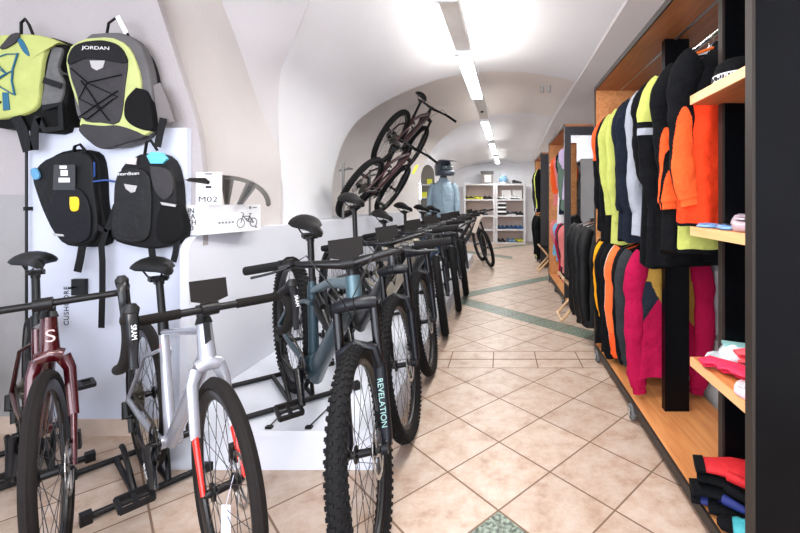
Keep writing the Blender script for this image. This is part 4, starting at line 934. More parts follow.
garment('jacket', 2.07, ZU, 'black jacket with lime yellow shoulders and a grey chest tab on the upper rail', lambda d, u: FY if d < .22 and u < 0 else FB, lambda d, u: FY if d < .27 else (FG if .30 < d < .335 else FB), length=0.96, sl=.66, group=GU, res=2)
garment('jacket', 2.30, ZU, 'plain light grey jacket on the upper rail', one(FG), one(FG), length=0.84, sl=.66, group=GU)
garment('jacket', 2.17, ZU, 'plain black jacket between the lime shouldered one and the grey one', one(FB), one(FB), length=0.98, sl=.5, group=GU)
garment('jacket', 2.47, ZU, 'dark navy jacket just beyond the grey one on the upper rail', one(FN), one(FN), length=0.88, sl=.68, group=GU)
garment('jacket', 2.58, ZU, 'second dark navy jacket beyond the grey one on the upper rail', one(FN), one(FN), length=0.90, sl=.66, group=GU)
garment('jacket', 2.74, ZU, 'lime yellow jacket on the upper rail, nearer of the two lime ones', one(FY), one(FY), length=0.92, sl=.74, group=GU)
garment('jacket', 2.90, ZU, 'lime yellow jacket with black lower body, farther of the two lime ones', lambda d, u: FY if d < .4 else FB, one(FY), length=0.92, sl=.70, group=GU)
garment('jacket', 3.02, ZU, 'black jacket near the oak far panel on the upper rail', one(FB), one(FB), length=0.94, sl=.72, group=GU)
garment('jacket', 3.13, ZU, 'black jacket with orange shoulders, farthest on the upper rail', lambda d, u: FO if d < .3 else FB, lambda d, u: FO if d < .35 else FB, length=0.88, sl=.66, group=GU)
# lower rail
garment('knit_top', 2.36, ZL, 'olive, navy and magenta colour block top, nearest on the lower rail', lambda d, u: (FOL if d < (.06+.32*(u+1) if u < 0 else .32+.22*u) else (FNV if d < .54-.34*(u+1) and u < .1 else FM)), one(FM), length=.74, sl=.80, w_=.20, res=2, group=GL, cat='top', thick=.05, skirt=.04)
garment('jacket', 2.50, ZL, 'dark grey jacket with black sleeves just beyond the colour block top', one(FDG), one(FDG), length=.70, sl=.70, group=GL)
garment('jacket', 2.60, ZL, 'black jacket between the dark grey and the orange one on the lower rail', one(FB), one(FB), length=.72, sl=.72, group=GL)
garment('jacket', 2.74, ZL, 'orange jacket with pale sleeve stripes on the lower rail', one(FO), lambda d, u: FW if abs(u+.1) < .16 and d < .68 else (FO if d > .62 or u < .3 else FCO), length=.76, sl=.74, group=GL)
garment('jacket', 2.88, ZL, 'black jacket beyond the orange one on the lower rail', one(FB), one(FB), length=.84, sl=.80, group=GL)
garment('jacket', 3.00, ZL, 'second black jacket beyond the orange one on the lower rail', one(FB), one(FB), length=.84, sl=.72, group=GL)
garment('jersey', 3.10, ZL, 'mustard yellow jersey among the black jackets on the lower rail', one(FMU), one(FMU), length=.6, sl=.56, group=GL, cat='jersey', tilt=.1)
garment('jacket', 3.18, ZL, 'black jacket beyond the mustard jersey, at the oak panel', one(FB), one(FB), length=.84, sl=.78, group=GL)
# coats hung beyond the far panel of the nearest rack
mb = MB(); mb.cyl((.90, 3.26, 1.155), (.88, 3.78, 1.14), .010, n=8); mb.cbox((.90, 3.268, 1.15), (.06, .01, .08)); link('side_arm', mb.mesh('side_arm', CHROME), RACK1, RACK1.matrix_world.inverted())
FPU = mat('fabric_puffer', (10, 11, 13), .5, spec=.25, var=.2, vscale=12, bump=.3, bscale=40)
for Y, x, lb, l_ in ((3.42, .90, 'black jacket hung on the arm, nearest to the oak far panel', .86), (3.55, .89, 'black quilted coat hung on the arm, middle of the three', .88), (3.70, .88, 'black quilted coat with round quilting, outermost on the arm', .86)):
    garment('coat', Y, 1.07, lb, one(FPU), one(FPU), length=l_, sl=.78, w_=.22, group='black coats on the arm', X=x, puffer=Y > 3.5, cat='coat', thick=.06)
# second and third rack
GS = 'clothes on the second rack'
for Y, z, lb, m, m2, l_, sl_, c in ((4.92, ZU, 'lilac t-shirt on the upper rail of the second rack', FLI, FLI, .62, .22, 'shirt'), (5.06, ZU, 'grey green shirt beyond the lilac one', FGN, FGN, .75, .6, 'shirt'), (5.2, ZU, 'dark navy shirt on the second rack', FN, FN, .8, .3, 'shirt'), (5.38, ZU, 'long white shirt with orange sleeves on the second rack', FW, FSA, .95, .45, 'shirt'), (5.75, ZU, 'salmon jacket at the far end of the second rack upper rail', FSA, FO, .7, .5, 'jacket'),
    (4.95, ZL, 'salmon pink striped jersey, nearest on the lower rail of the second rack', FSA, FSA, .72, .5, 'jersey'), (5.1, ZL, 'dark jersey behind the salmon one', FDG, FDG, .7, .5, 'jersey'), (5.25, ZL, 'red jersey on the lower rail of the second rack', FM, FM, .7, .5, 'jersey'), (5.45, ZL, 'light blue jersey on the lower rail of the second rack', FBL, FBL, .55, .3, 'jersey'), (5.85, ZL, 'teal and pink jersey on the lower rail of the second rack', FBL, FSA, .5, .3, 'jersey')):
    garment('shirt' if c == 'shirt' else c, Y, z, lb, one(m), one(m2), length=l_, sl=sl_, group=GS, cat=c)
for Y, z, lb, m, m2 in ((7.75, ZU, 'black jacket nearest on the third rack', FB, FB), (7.95, ZU, 'black jacket with yellow green front on the third rack', FB, FYG), (8.2, ZU, 'lilac grey jacket on the third rack', FLI, FDG), (8.5, ZU, 'black jacket farthest on the third rack', FB, FB), (7.8, ZL, 'black trousers like garment low on the third rack', FB, FB), (8.1, ZL, 'yellow green jersey low on the third rack', FYG, FB), (8.6, ZL, 'black jersey low on the third rack', FB, FB)):
    garment('jacket', Y, z, lb, one(m), one(m2), length=.85, sl=.75, group='clothes on the third rack', X=XR-.05)
# price label on a hanger
mb = MB(); mb.cbox(W(553.5, 163, 6.2), (.07, .01, .14), R=Matrix.Rotation(.6, 3, 'Y')); tag(obj('white_label', mb, WHITE), 'small tilted white label hanging at the second clothes rack', 'label')

# ------------------------------------------------------------------ goods on the near shelves
def goods():
    # cap on the top shelf
    t = thing('cap', 'black cap with a white patterned band on the top shelf, beside the black panel', 'cap', Matrix.Translation((.84, 1.44, 1.65)) @ Matrix.Scale(.86, 4)); mb = MB()
    mb.rings([[Vector((r*math.cos(a), r*.9*math.sin(a), z)) for a in [2*PI*j/28 for j in range(28)]] for r, z in ((.10, .030), (.099, .055), (.09, .078), (.068, .095), (.03, .104), (.004, .106))], True); obj('crown', mb, FB, t, Matrix.Identity(4), 60)
    mb = MB(); mb.rings([[Vector((r*math.cos(a), r*.9*math.sin(a), z)) for a in [2*PI*j/28 for j in range(28)]] for r, z in ((.104, .001), (.104, .034), (.098, .036), (.098, .001))], False, closed=True); o = obj('band', mb, FW, t, Matrix.Identity(4), 30); o['label'] = 'white band with black lettering-like marks'
    mb = MB()
    for k in range(26):
        a = PI*.75+k*.115; h_ = .008+.010*((k*7) % 3)/2; mb.cbox((.1045*math.cos(a), .1045*.9*math.sin(a), .018+.003*((k*5) % 3-1)), (.006, .006, h_), R=Matrix.Rotation(a+.3*((k % 3)-1), 3, 'Z'))
    obj('band_print', mb, BLACKP, t, Matrix.Identity(4), 0)
    # middle shelf: small bags with print
    def packet(name, c, sx, sy, sz, rot, m, label, cat, m2=None, wav=.25, seed=1, group=None):
        rnd = random.Random(seed); t = thing(name, label, cat, Matrix.Translation(c) @ Matrix.Rotation(rot, 4, 'Z'), group)
        mb = MB(); n = 24; rs = []
        for z, k in ((0, .9), (.25, 1), (.6, .98), (.85, .9), (1, .7)):
            rs.append([Vector((sx*k*(abs(math.cos(a))**.6)*math.copysign(1, math.cos(a))/2, sy*k*(abs(math.sin(a))**.6)*math.copysign(1, math.sin(a))/2, sz*z*(1+wav*(math.sin(3*a+seed)*.5+math.sin(5*a+seed*2)*.3)) if z else .0)) for a in [2*PI*j/n for j in range(n)]])
        mb.rings(rs, True); obj('pouch', mb, m, t, Matrix.Identity(4), 50)
        mb = MB(); mb.box((-sx*.44, -sy*.2, sz*.9), (sx*.1, sy*.25, sz*1.04), R=Matrix.Rotation(.05, 3, 'Y')); obj('print_panel', mb, m2 or WPRINT, t, Matrix.Identity(4), 0); return t
    PB = mat('blue_packet', (104, 146, 196), .35, var=.15, vscale=20); PW = mat('silver_packet', (196, 190, 198), .25, .1, var=.15, vscale=25); PP = mat('pink_silver_packet', (186, 160, 168), .3, .2, var=.2, vscale=25)
    GPK = 'small packets on the middle shelf'
    packet('packet', (.80, 1.545, 1.1405), .11, .09, .014, .2, PB, 'flat blue packet at the open left end of the middle shelf', 'packet', PB, seed=3, group=GPK)
    packet('packet', (.82, 1.42, 1.1405), .13, .10, .018, -.3, PB, 'blue and dark packet, second from the left on the middle shelf', 'packet', DGREY, seed=5, group=GPK)
    packet('packet', (.83, 1.32, 1.1405), .15, .11, .042, .1, PP, 'pinkish silver packet beside the black panel on the middle shelf', 'packet', PW, seed=7, group=GPK)
    packet('packet', (.92, 1.49, 1.1405), .16, .12, .045, .5, PW, 'silver white packet at the rear of the middle shelf', 'packet', PP, seed=9, group=GPK)
    packet('packet', (.96, 1.36, 1.1405), .15, .12, .055, -.2, PW, 'upper grey packet against the black panel on the middle shelf', 'packet', DGREY, seed=11, group=GPK)
    # lower shelf: clear sleeves and pink socks
    CLR = mat('clear_white_sleeve', (216, 226, 232), .2, var=.1, vscale=20, coat=.5); PK = mat('pink_knit', (226, 40, 84), .75, var=.1, vscale=20, bump=.4, bscale=120); PK2 = mat('coral_knit', (240, 84, 96), .75, var=.08, vscale=20, bump=.4, bscale=120)
    GS_ = 'packed socks on the lower shelf'
    packet('sock_packet', (.84, 1.53, .6305), .15, .11, .035, .4, CLR, 'glossy white packet at the far left end of the lower shelf', 'packet', CLR, seed=2, group=GS_)
    packet('sock_packet', (.95, 1.51, .6305), .27, .12, .07, -.3, CLR, 'large white packet at the rear of the lower shelf', 'packet', mat('pale_teal_print', (150, 200, 200), .4), seed=4, group=GS_)
    def socks(c, rot, m, label, s=1, z2=.02):
        t = thing('folded_socks', label, 'socks', Matrix.Translation(c) @ Matrix.Rotation(rot, 4, 'Z'), 'pink socks on the lower shelf')
        for k, (dy, dz) in enumerate(((-.012, .012), (.01, .030))):
            mb = MB(); pts = [Vector((-.07*s, dy, dz)), Vector((-.02*s, dy+.006, dz+.004)), Vector((.03*s, dy-.004, dz)), Vector((.06*s, dy, dz+.004)), Vector((.085*s, dy+.03, dz))]
            mb.tube(pts, [.022, .028, .028, .026, .016], 12, fl=(1.3, .42)); obj('sock', mb, m, t, Matrix.Identity(4), 60)
        mb = MB(); mb.tube([(-.075*s, -.012, .012), (-.068*s, -.012, .012)], .03, 12, fl=(1.1, .5)); obj('cuff', mb, m, t, Matrix.Identity(4), 60)
    socks((.81, 1.45, .6305), 2.3, PK, 'crimson folded socks leftmost of the pink pile on the lower shelf')
    socks((.83, 1.38, .6305), 2.0, PK, 'crimson folded socks in the middle of the pink pile on the lower shelf')
    socks((.92, 1.42, .6305), 1.8, PK2, 'coral folded socks at the rear of the pink pile')
    socks((.90, 1.32, .6305), 2.2, PK2, 'coral folded socks beside the black panel on the lower shelf')
    socks((.89, 1.37, .685), 2.1, PK2, 'coral folded socks lying on top of the pink pile')
    mb = MB(); mb.tube([(.985, 1.45, .70), (.93, 1.47, .707)], [.03, .022], 12, fl=(1, .6)); tag(obj('sock_roll', mb, FB), 'small rolled black sock between the white packet and the pink socks', 'sock')
    packet('sock_packet', (.80, 1.285, .6305), .13, .08, .035, .2, mat('pink_white_packet', (236, 190, 200), .3, var=.3, vscale=30), 'clear packet with pink and white print at the front of the lower shelf', 'packet', CLR, seed=8, group=GS_)
    # base board: red and black gloves, blue ones below, teal socks
    RED = mat('red_knit', (196, 16, 30), .7, var=.1, bump=.3, bscale=80); NVY = mat('navy_knit', (26, 40, 110), .7, var=.15); TL = mat('teal_knit', (70, 180, 190), .6, var=.08, bump=.3, bscale=120); BB_ = mat('bright_blue_knit', (40, 150, 200), .5, var=.1)
    def glove(c, rot, z, m, m2, label, s=1):
        t = thing('glove', label, 'glove', Matrix.Translation((c[0], c[1], z)) @ Matrix.Rotation(rot, 4, 'Z') @ Matrix.Scale(s, 4), 'gloves on the base board')
        mb = MB(); mb.tube([(-.09, 0, .016), (-.05, 0, .018), (0, 0, .02), (.045, 0, .018), (.055, 0, .016)], [.030, .034, .045, .046, .036], 16, fl=(1, .42)); obj('palm', mb, m, t, Matrix.Identity(4), 60)
        for k, (y, l_) in enumerate(((-.033, .060), (-.011, .075), (.011, .070), (.032, .055))):
            mb = MB(); mb.tube([(.04, y, .018), (.04+l_*.5, y*1.1, .022), (.04+l_, y*1.15, .012)], [.012, .011, .008], 8); obj('finger', mb, m2, t, Matrix.Identity(4), 60)
        mb = MB(); mb.tube([(-.02, -.035, .018), (.01, -.06, .02), (.035, -.07, .015)], [.014, .012, .009], 8); obj('thumb', mb, m2, t, Matrix.Identity(4), 60)
        mb = MB(); mb.tube([(-.10, 0, .016), (-.075, 0, .018)], [.033, .034], 16, fl=(1, .48)); obj('cuff', mb, FB, t, Matrix.Identity(4), 60)
    glove((.835, 1.51), -.35, .1105, NVY, FB, 'navy glove at the bottom of the glove pile, nearest the rack edge', 1.25)
    glove((.87, 1.44), -.5, .1105, FB, FB, 'black glove at the bottom of the glove pile, farther in', 1.25)
    glove((.83, 1.50), -.25, .153, FB, NVY, 'black and navy glove in the middle of the glove pile', 1.25)
    glove((.845, 1.49), -.45, .196, FB, FB, 'black glove directly under the red glove', 1.2)
    glove((.85, 1.50), -.3, .236, RED, RED, 'red glove on top of the glove pile', 1.3)
    t = thing('sock_pair', 'teal and black sock pair on the base board in front of the gloves', 'socks', Matrix.Translation((.85, 1.375, .1105)) @ Matrix.Rotation(2.7, 4, 'Z'))
    mb = MB(); mb.tube([(-.10, 0, .02), (-.02, 0, .024), (.05, 0, .022), (.09, .0, .02)], [.036, .04, .04, .026], 14, fl=(1, .5)); obj('sock', mb, TL, t, Matrix.Identity(4), 60)
    mb = MB(); mb.tube([(.065, 0, .022), (.10, 0, .020), (.112, 0, .018)], [.0405, .03, .012], 14, fl=(1, .52)); obj('toe', mb, FB, t, Matrix.Identity(4), 60)
    mb = MB(); mb.tube([(-.04, 0, .024), (-.01, 0, .026), (.01, 0, .026)], .0415, 14, fl=(1, .52)); obj('band', mb, FB, t, Matrix.Identity(4), 60)
    t = thing('sock_pair', 'bright blue socks with a white label, beside the black panel at the bottom', 'socks', Matrix.Translation((.89, 1.28, .1105)) @ Matrix.Rotation(2.6, 4, 'Z'))
    mb = MB(); mb.tube([(-.10, 0, .035), (-.02, 0, .045), (.06, 0, .04), (.10, .0, .03)], [.045, .052, .05, .03], 14, fl=(1, .7)); obj('sock', mb, BB_, t, Matrix.Identity(4), 60)
    mb = MB(); mb.cbox((-.03, 0, .083), (.07, .05, .002)); obj('paper_label', mb, WPRINT, t, Matrix.Identity(4), 0)
    glove((.98, 1.36), -.2, .1105, FB, FB, 'small black glove with white print between the pile and the teal socks', .9)
goods()

# ------------------------------------------------------------------ mannequin behind the bikes
def mannequin():
    o = Vector((-.93, 6.62, .18)); M = Matrix.Translation(o)
    t = thing('mannequin', 'mannequin in a light blue grey jacket standing behind the bikes', 'mannequin', M)
    BODY = mat('mannequin_skin', (60, 62, 66), .5)
    me = bpy.data.meshes.new('mannequin_body'); V = {}; vs = []; es = []; rad = []
    def v(n, p, r): V[n] = len(vs); vs.append(p); rad.append(r)
    v('pel', (0, 0, .92), (.15, .11)); v('waist', (0, 0, 1.08), (.13, .10)); v('chest', (0, 0, 1.22), (.16, .11)); v('neckb', (0, 0, 1.37), (.07, .06)); v('neck', (.0, 0, 1.5), (.055, .055)); v('head', (0, -.015, 1.60), (.08, .09)); v('crown', (0, -.01, 1.68), (.06, .07))
    for s, n in ((-1, 'l'), (1, 'r')):
        v(n+'sh', (s*.14, 0, 1.30), (.06, .06)); v(n+'el', (s*.215, .0, 1.10), (.043, .043)); v(n+'wr', (s*.215, -.05, .86), (.028, .028)); v(n+'hand', (s*.212, -.07, .78), (.035, .02))
        v(n+'hip', (s*.09, 0, .86), (.09, .09)); v(n+'kn', (s*.10, -.01, .48), (.055, .055)); v(n+'an', (s*.105, .02, .09), (.035, .035)); v(n+'toe', (s*.11, -.11, .035), (.035, .025))
        es += [(n+'sh', n+'el'), (n+'el', n+'wr'), (n+'wr', n+'hand'), (n+'hip', n+'kn'), (n+'kn', n+'an'), (n+'an', n+'toe')]; es += [('chest', n+'sh'), ('pel', n+'hip')]
        for k, (dx, dy, l_) in enumerate(((-.018, -.02, .07), (-.004, -.006, .08), (.008, .008, .075), (.016, .02, .06))):
            v(n+'f%d' % k, (s*.212+dx*.6, -.075+dy, .74), (.010, .010)); v(n+'g%d' % k, (s*.212+dx*.7, -.085+dy, .74-l_*.8), (.008, .008)); es += [(n+'hand', n+'f%d' % k), (n+'f%d' % k, n+'g%d' % k)]
        v(n+'t', (s*.20, -.115, .78), (.011, .011)); v(n+'t2', (s*.196, -.13, .73), (.009, .009)); es += [(n+'hand', n+'t'), (n+'t', n+'t2')]
    es += [('pel', 'waist'), ('waist', 'chest'), ('chest', 'neckb'), ('neckb', 'neck'), ('neck', 'head'), ('head', 'crown')]
    me.from_pydata(vs, [(V[a], V[b]) for a, b in es], []); ob = bpy.data.objects.new('body', me); COL.objects.link(ob)
    sk = ob.modifiers.new('s', 'SKIN'); sub = ob.modifiers.new('u', 'SUBSURF'); sub.levels = sub.render_levels = 1
    for i, r in enumerate(rad): ob.data.skin_vertices[0].data[i].radius = r
    ob.data.skin_vertices[0].data[0].use_root = True
    dg = bpy.context.evaluated_depsgraph_get(); m2 = bpy.data.meshes.new_from_object(ob.evaluated_get(dg)); bpy.data.objects.remove(ob)
    m2.materials.clear(); m2.materials.append(BODY); m2.polygons.foreach_set('use_smooth', [True]*len(m2.polygons)); link('body', m2, t)
    JK = fab('ice_blue', (146, 166, 180), .05); PT = fab('trouser_black', (34, 34, 38), .1)
    mb = MB(); rs = []
    for z, a, b in ((.80, .185, .125), (.84, .19, .13), (.95, .185, .128), (1.08, .178, .12), (1.17, .19, .125), (1.25, .185, .12), (1.31, .165, .105), (1.36, .115, .08), (1.395, .075, .07), (1.43, .068, .066)):
        rs.append([Vector((a*math.cos(u)*(1+.02*math.sin(5*u+z*20)), b*math.sin(u)*(1+.05*math.sin(4*u+z*14)), z)) for u in [2*PI*j/32 for j in range(32)]])
    mb.rings(rs, True); obj('jacket_body', mb, JK, t, Matrix.Identity(4), 60)
    for s in (-1, 1):
        mb = MB(); P = catmull([(s*.145, 0, 1.32), (s*.185, 0, 1.25), (s*.215, 0, 1.08), (s*.222, -.04, .92), (s*.218, -.052, .84)], 14); mb.tube(P, [(.060-.018*k/13)*(1+.05*math.sin(k*2.1)) for k in range(14)], 16); obj('jacket_sleeve', mb, JK, t, Matrix.Identity(4), 60)
        mb = MB(); P = catmull([(s*.085, 0, .88), (s*.095, 0, .7), (s*.10, -.01, .48), (s*.105, .01, .2), (s*.105, .02, .09)], 12); mb.tube(P, [.115-.05*k/11 for k in range(12)], 16); obj('trouser_leg', mb, PT, t, Matrix.Identity(4), 60)
        mb = MB(); rs = []
        for y, w_, h_ in ((.07, .03, .06), (.05, .042, .08), (0, .046, .09), (-.06, .048, .06), (-.13, .045, .045), (-.18, .025, .03)):
            rs.append([Vector((s*.11+w_*math.cos(a), y, max(0.0, h_*.5+h_*.5*math.sin(a)))) for a in [2*PI*j/14 for j in range(14)]])
        mb.rings(rs, True); obj('shoe', mb, BLACKP, t, Matrix.Identity(4), 60)
    mb = MB(); mb.cbox((0, -.126, 1.18), (.006, .01, .5)); obj('zip', mb, mat('zip_grey', (110, 124, 134), .4), t, Matrix.Identity(4))
    # full face helmet, turned to the right
    R = Matrix.Translation(o+Vector((0, -.015, 1.60))) @ Matrix.Rotation(math.radians(-35-0), 4, 'Z') @ Matrix.Rotation(PI, 4, 'Z') @ Matrix.Rotation(math.radians(90), 4, 'Z')
    R = Matrix.Translation(o+Vector((0, -.015, 1.585))) @ Matrix.Rotation(math.radians(-38), 4, 'Z') @ Matrix.Scale(1.08, 4)       # local +x is the face direction
    t2 = thing('full_face_helmet', 'dark blue grey full face helmet with visor on the mannequin', 'helmet', R)
    HM = mat('helmet_shell', (58, 66, 78), .35, coat=.3); HD = mat('helmet_dark', (24, 26, 30), .5)
    mb = MB(); n = 28; rs = []
    for k in range(11):
        u = k/10; z = -.11+.235*u; r = .128*math.sqrt(max(0, 1-((z-.01)/.135)**2)) if u > .45 else .118+.006*math.sin(u*3)
        r = max(r, .012); rs.append([Vector((r*1.12*math.cos(a)-(.0), r*.93*math.sin(a), z)) for a in [2*PI*j/n for j in range(n)]])
    b = len(mb.v); mb.rings(rs, True)
    # cut the eye opening: drop the faces in front between chin bar and brow
    keep = [(f, m) for f, m in zip(mb.f, mb.m) if not (all(mb.v[i].x > .055 for i in f) and all(-.045 < mb.v[i].z < .06 for i in f))]
    mb.f = [f for f, m in keep]; mb.m = [m for f, m in keep]; obj('shell', mb, HM, t2, Matrix.Identity(4))
    mb = MB(); mb.tube([(.0, -.112, -.06), (.09, -.095, -.07), (.165, -.04, -.075), (.178, 0, -.075), (.165, .04, -.075), (.09, .095, -.07), (0, .112, -.06)], [.026, .03, .03, .03, .03, .03, .026], 10, fl=(.7, 1.3)); obj('chin_bar', mb, HM, t2, Matrix.Identity(4))
    mb = MB(); mb.rings([[Vector((x, -w_, z+.0)), Vector((x, -w_*.4, z+.014)), Vector((x, w_*.4, z+.014)), Vector((x, w_, z)), Vector((x, w_*.4, z+.006)), Vector((x, -w_*.4, z+.006))] for x, w_, z in ((.02, .095, .10), (.10, .10, .105), (.17, .09, .10), (.235, .07, .085))], True); obj('visor', mb, HM, t2, Matrix.Identity(4), 30)
    mb = MB(); mb.tube([(.06, -.085, .005), (.105, -.06, .005), (.125, 0, .005), (.105, .06, .005), (.06, .085, .005)], .038, 12, fl=(.5, 1)); obj('goggles', mb, mat('goggle_lens', (96, 106, 112), .2, .5), t2, Matrix.Identity(4))
    mb = MB(); mb.ell((.0, 0, -.0), (.10, .09, .11), 16, 10); obj('padding', mb, HD, t2, Matrix.Identity(4))
mannequin()

# ------------------------------------------------------------------ shoes and shelves
SH = {}
def shoe_meshes(key, up, sole, acc):
    if key in SH: return SH[key]
    mb = MB(); rs = []
    prof = ((-.14, .028, .055), (-.125, .036, .085), (-.09, .038, .09), (-.05, .037, .078), (0, .038, .066), (.05, .045, .052), (.10, .045, .042), (.135, .034, .032), (.15, .015, .02))
    for x, w_, h_ in prof: rs.append([Vector((x, w_*math.cos(a)*(1 if math.sin(a) < .3 else .75), .018+max(0, .5+.5*math.sin(a))*h_)) for a in [2*PI*j/14 for j in range(14)]])
    mb.rings(rs, True); u = mb.mesh('upper', up, 60)
    mb = MB(); mb.rings([[Vector((x, w_*1.08*sy, z)) for sy, z in ((-1, 0), (1, 0), (1, .022), (-1, .022))] for x, w_, h_ in prof], True); s = mb.mesh('sole', sole, 40)
    mb = MB()
    for k in range(4): mb.cbox((.0+k*.02, 0, .083-k*.007), (.008, .05, .006))
    mb.torus((-.085, 0, .105), .034, .008, 16, 5, wy=1); mb.v = [p if i < 32 else Vector((p.x, (p.z-.105)*.7, .102+p.y*.6)) for i, p in enumerate(mb.v)]
    l_ = mb.mesh('laces', acc, 40); SH[key] = (u, s, l_); return SH[key]
C_ = dict(black=mat('shoe_black', (30, 30, 32), .5), yellow=mat('shoe_yellow', (222, 220, 60), .45), white=mat('shoe_white', (226, 226, 226), .45), blue=mat('shoe_blue', (40, 86, 140), .5), grey=mat('shoe_grey', (90, 94, 100), .5), lblue=mat('shoe_light_blue', (120, 160, 190), .5), red=mat('shoe_red', (170, 40, 50), .5))
def shoe(loc, rot, c1, c2, c3, label, group):
    M = Matrix.Translation(loc) @ Matrix.Rotation(rot, 4, 'Z'); t = thing('shoe', label, 'shoe', M, group)
    for nm, me in zip(('upper', 'sole', 'laces'), shoe_meshes((c1, c2, c3), C_[c1], C_[c2], C_[c3])): link(nm, me, t)
def backshelf():
    Y0, Y1 = 11.95, 12.35; FRM = mat('grey_white_frame', (204, 202, 204), .5); BKP = mat('shelf_back_beige', (206, 186, 178), .7)
    def X(px): return (px-CX)*Y0/F
    def Z(py): return H-(py-CY)*Y0/F
    zs = [Z(p) for p in (184, 199.5, 215.5, 229.5, 243.0)]
    for b, (x0, x1, nm) in enumerate(((464.5, 494.0, 'left'), (496.5, 524.5, 'right'))):
        a, c = X(x0), X(x1); t = thing('shoe_shelf', '%s one of the two tall white shoe shelf units against the back wall' % nm, 'shelf', (0, 0, 0) if 0 else ((a+c)/2, (Y0+Y1)/2, 0), 'shoe shelf units at the back wall'); I = t.matrix_world.inverted()
        for x in (a, c): mb = MB(); mb.box((x-.03, Y0, 0), (x+.03, Y1, zs[0]+.02)); link('side_panel', mb.mesh('side_panel', FRM, 0), t, I)
        mb = MB(); mb.box((a, Y1-.01, 0), (c, Y1, zs[0])); link('back_board', mb.mesh('back_board', BKP, 0), t, I)
        for z in zs: mb = MB(); mb.box((a+.03, Y0, z-.035), (c-.03, Y1-.01, z+.01 if z > .05 else .03)); link('shelf_board', mb.mesh('shelf_board', FRM, 0), t, I)
    names = ('second', 'third', 'fourth', 'bottom')
    def pair(px, lvl, cols, side, which):
        for k in (0, 1): shoe((X(px)+k*.12-.05, Y0+.17, zs[lvl]+.0105 if zs[lvl] > .05 else .031), -1.1-.2*k, *cols, '%s shoe of the %s pair, %s board, %s back shelf' % (('left', 'right')[k], which, names[lvl-1], side), 'shoes on the back shelves')
    for px, l, c, s, w_ in ((469, 1, ('black', 'yellow', 'yellow'), 'left', 'black and yellow left'), (478, 1, ('yellow', 'yellow', 'black'), 'left', 'yellow middle'), (487.5, 1, ('black', 'black', 'grey'), 'left', 'all black right'),
        (502, 1, ('white', 'black', 'black'), 'right', 'white left'), (515, 1, ('white', 'black', 'grey'), 'right', 'white right'),
        (471, 2, ('yellow', 'grey', 'black'), 'left', 'yellow grey'), (483, 2, ('grey', 'black', 'black'), 'left', 'grey'), (511, 2, ('grey', 'white', 'black'), 'right', 'grey and white'), (519, 2, ('black', 'black', 'black'), 'right', 'black'),
        (501, 3, ('blue', 'black', 'black'), 'right', 'dark blue left'), (510, 3, ('blue', 'grey', 'black'), 'right', 'dark blue middle'), (519, 3, ('blue', 'blue', 'lblue'), 'right', 'bright blue'),
        (501, 4, ('black', 'grey', 'black'), 'right', 'black left'), (511, 4, ('lblue', 'grey', 'blue'), 'right', 'light blue'), (519.5, 4, ('yellow', 'black', 'black'), 'right', 'yellow')):
        pair(px, l, c, s, w_)
    for k in range(3):
        t = thing('shoe_box', '%s of the three stacked black and white shoe boxes on the right back shelf' % ('bottom', 'middle', 'top')[k], 'box', (X(502), Y0+.16, zs[2]+.011+k*.125), 'stacked shoe boxes')
        mb = MB(); mb.box((-.12, -.1, 0), (.12, .1, .075)); obj('carton', mb, BLACKP, t, Matrix.Identity(4), 0); mb = MB(); mb.box((-.125, -.105, .075), (.125, .105, .122)); obj('lid', mb, WHITE, t, Matrix.Identity(4), 0)
    for px, s in ((506.5, 'left'), (517.5, 'right')):
        mb = MB(); mb.box((X(px)-.14, Y0+.24, zs[1]+.011), (X(px)+.14, Y0+.36, zs[1]+.28)); tag(obj('white_box', mb, mat('white_carton', (232, 230, 228), .6)), '%s white box behind the white shoes on the back shelf' % s, 'box', 'white boxes behind the shoes')
    # on top: lidded tub, blue helmet, shoe
    zt = zs[0]+.0205
    t = thing('storage_box', 'grey lidded box with a white label on top of the left back shelf', 'box', (X(487), Y0+.18, zt)); mb = MB()
    mb.box((-.17, -.12, 0), (.17, .12, .29)); obj('box_body', mb, mat('grey_tub', (120, 114, 110), .6, var=.2), t, Matrix.Identity(4), 0); mb = MB(); mb.box((-.19, -.14, .29), (.19, .14, .36)); obj('lid', mb, mat('dark_tub_lid', (74, 72, 70), .6), t, Matrix.Identity(4), 0); mb = MB(); mb.box((-.07, -.125, .04), (.11, -.119, .24)); obj('paper_label', mb, WHITE, t, Matrix.Identity(4), 0)
    t = thing('bike_helmet', 'light blue and white helmet standing on top of the right back shelf', 'helmet', (X(503.5), Y0+.16, zt)); mb = MB()
    mb.rings([[Vector((r*1.2*math.cos(a), r*math.sin(a), z)) for a in [2*PI*j/20 for j in range(20)]] for r, z in ((.10, .06), (.112, .1), (.108, .16), (.085, .22), (.04, .25), (.005, .255))], True); obj('shell', mb, C_['lblue'], t, Matrix.Identity(4), 50)
    for k in range(3): mb = MB(); mb.tube([(-.11, -.06+.06*k, .15), (0, -.06+.06*k, .262), (.11, -.06+.06*k, .15)], .012, 8); obj('vent_rib', mb, WHITE, t, Matrix.Identity(4))
    mb = MB(); mb.lathe((0, 0, 0), [(.09, 0), (.085, .02), (.075, .06)], 20); obj('base_ring', mb, WHITE, t, Matrix.Identity(4))
    shoe((X(517), Y0+.12, zt), -.1, 'black', 'grey', 'grey', 'dark shoe standing alone on top of the right back shelf', 'shoes on the back shelves')
    # shoe shelf on the right wall behind the racks
    t = thing('wall_shelf', 'white shoe shelf along the right wall behind the nearest clothes rack', 'shelf', (1.4, 2.2, 0)); I = t.matrix_world.inverted()
    for y in (1.62, 2.4, 3.2): mb = MB(); mb.box((1.24, y-.02, 0), (1.575, y+.02, 1.9)); link('side_panel', mb.mesh('side_panel', FRM, 0), t, I)
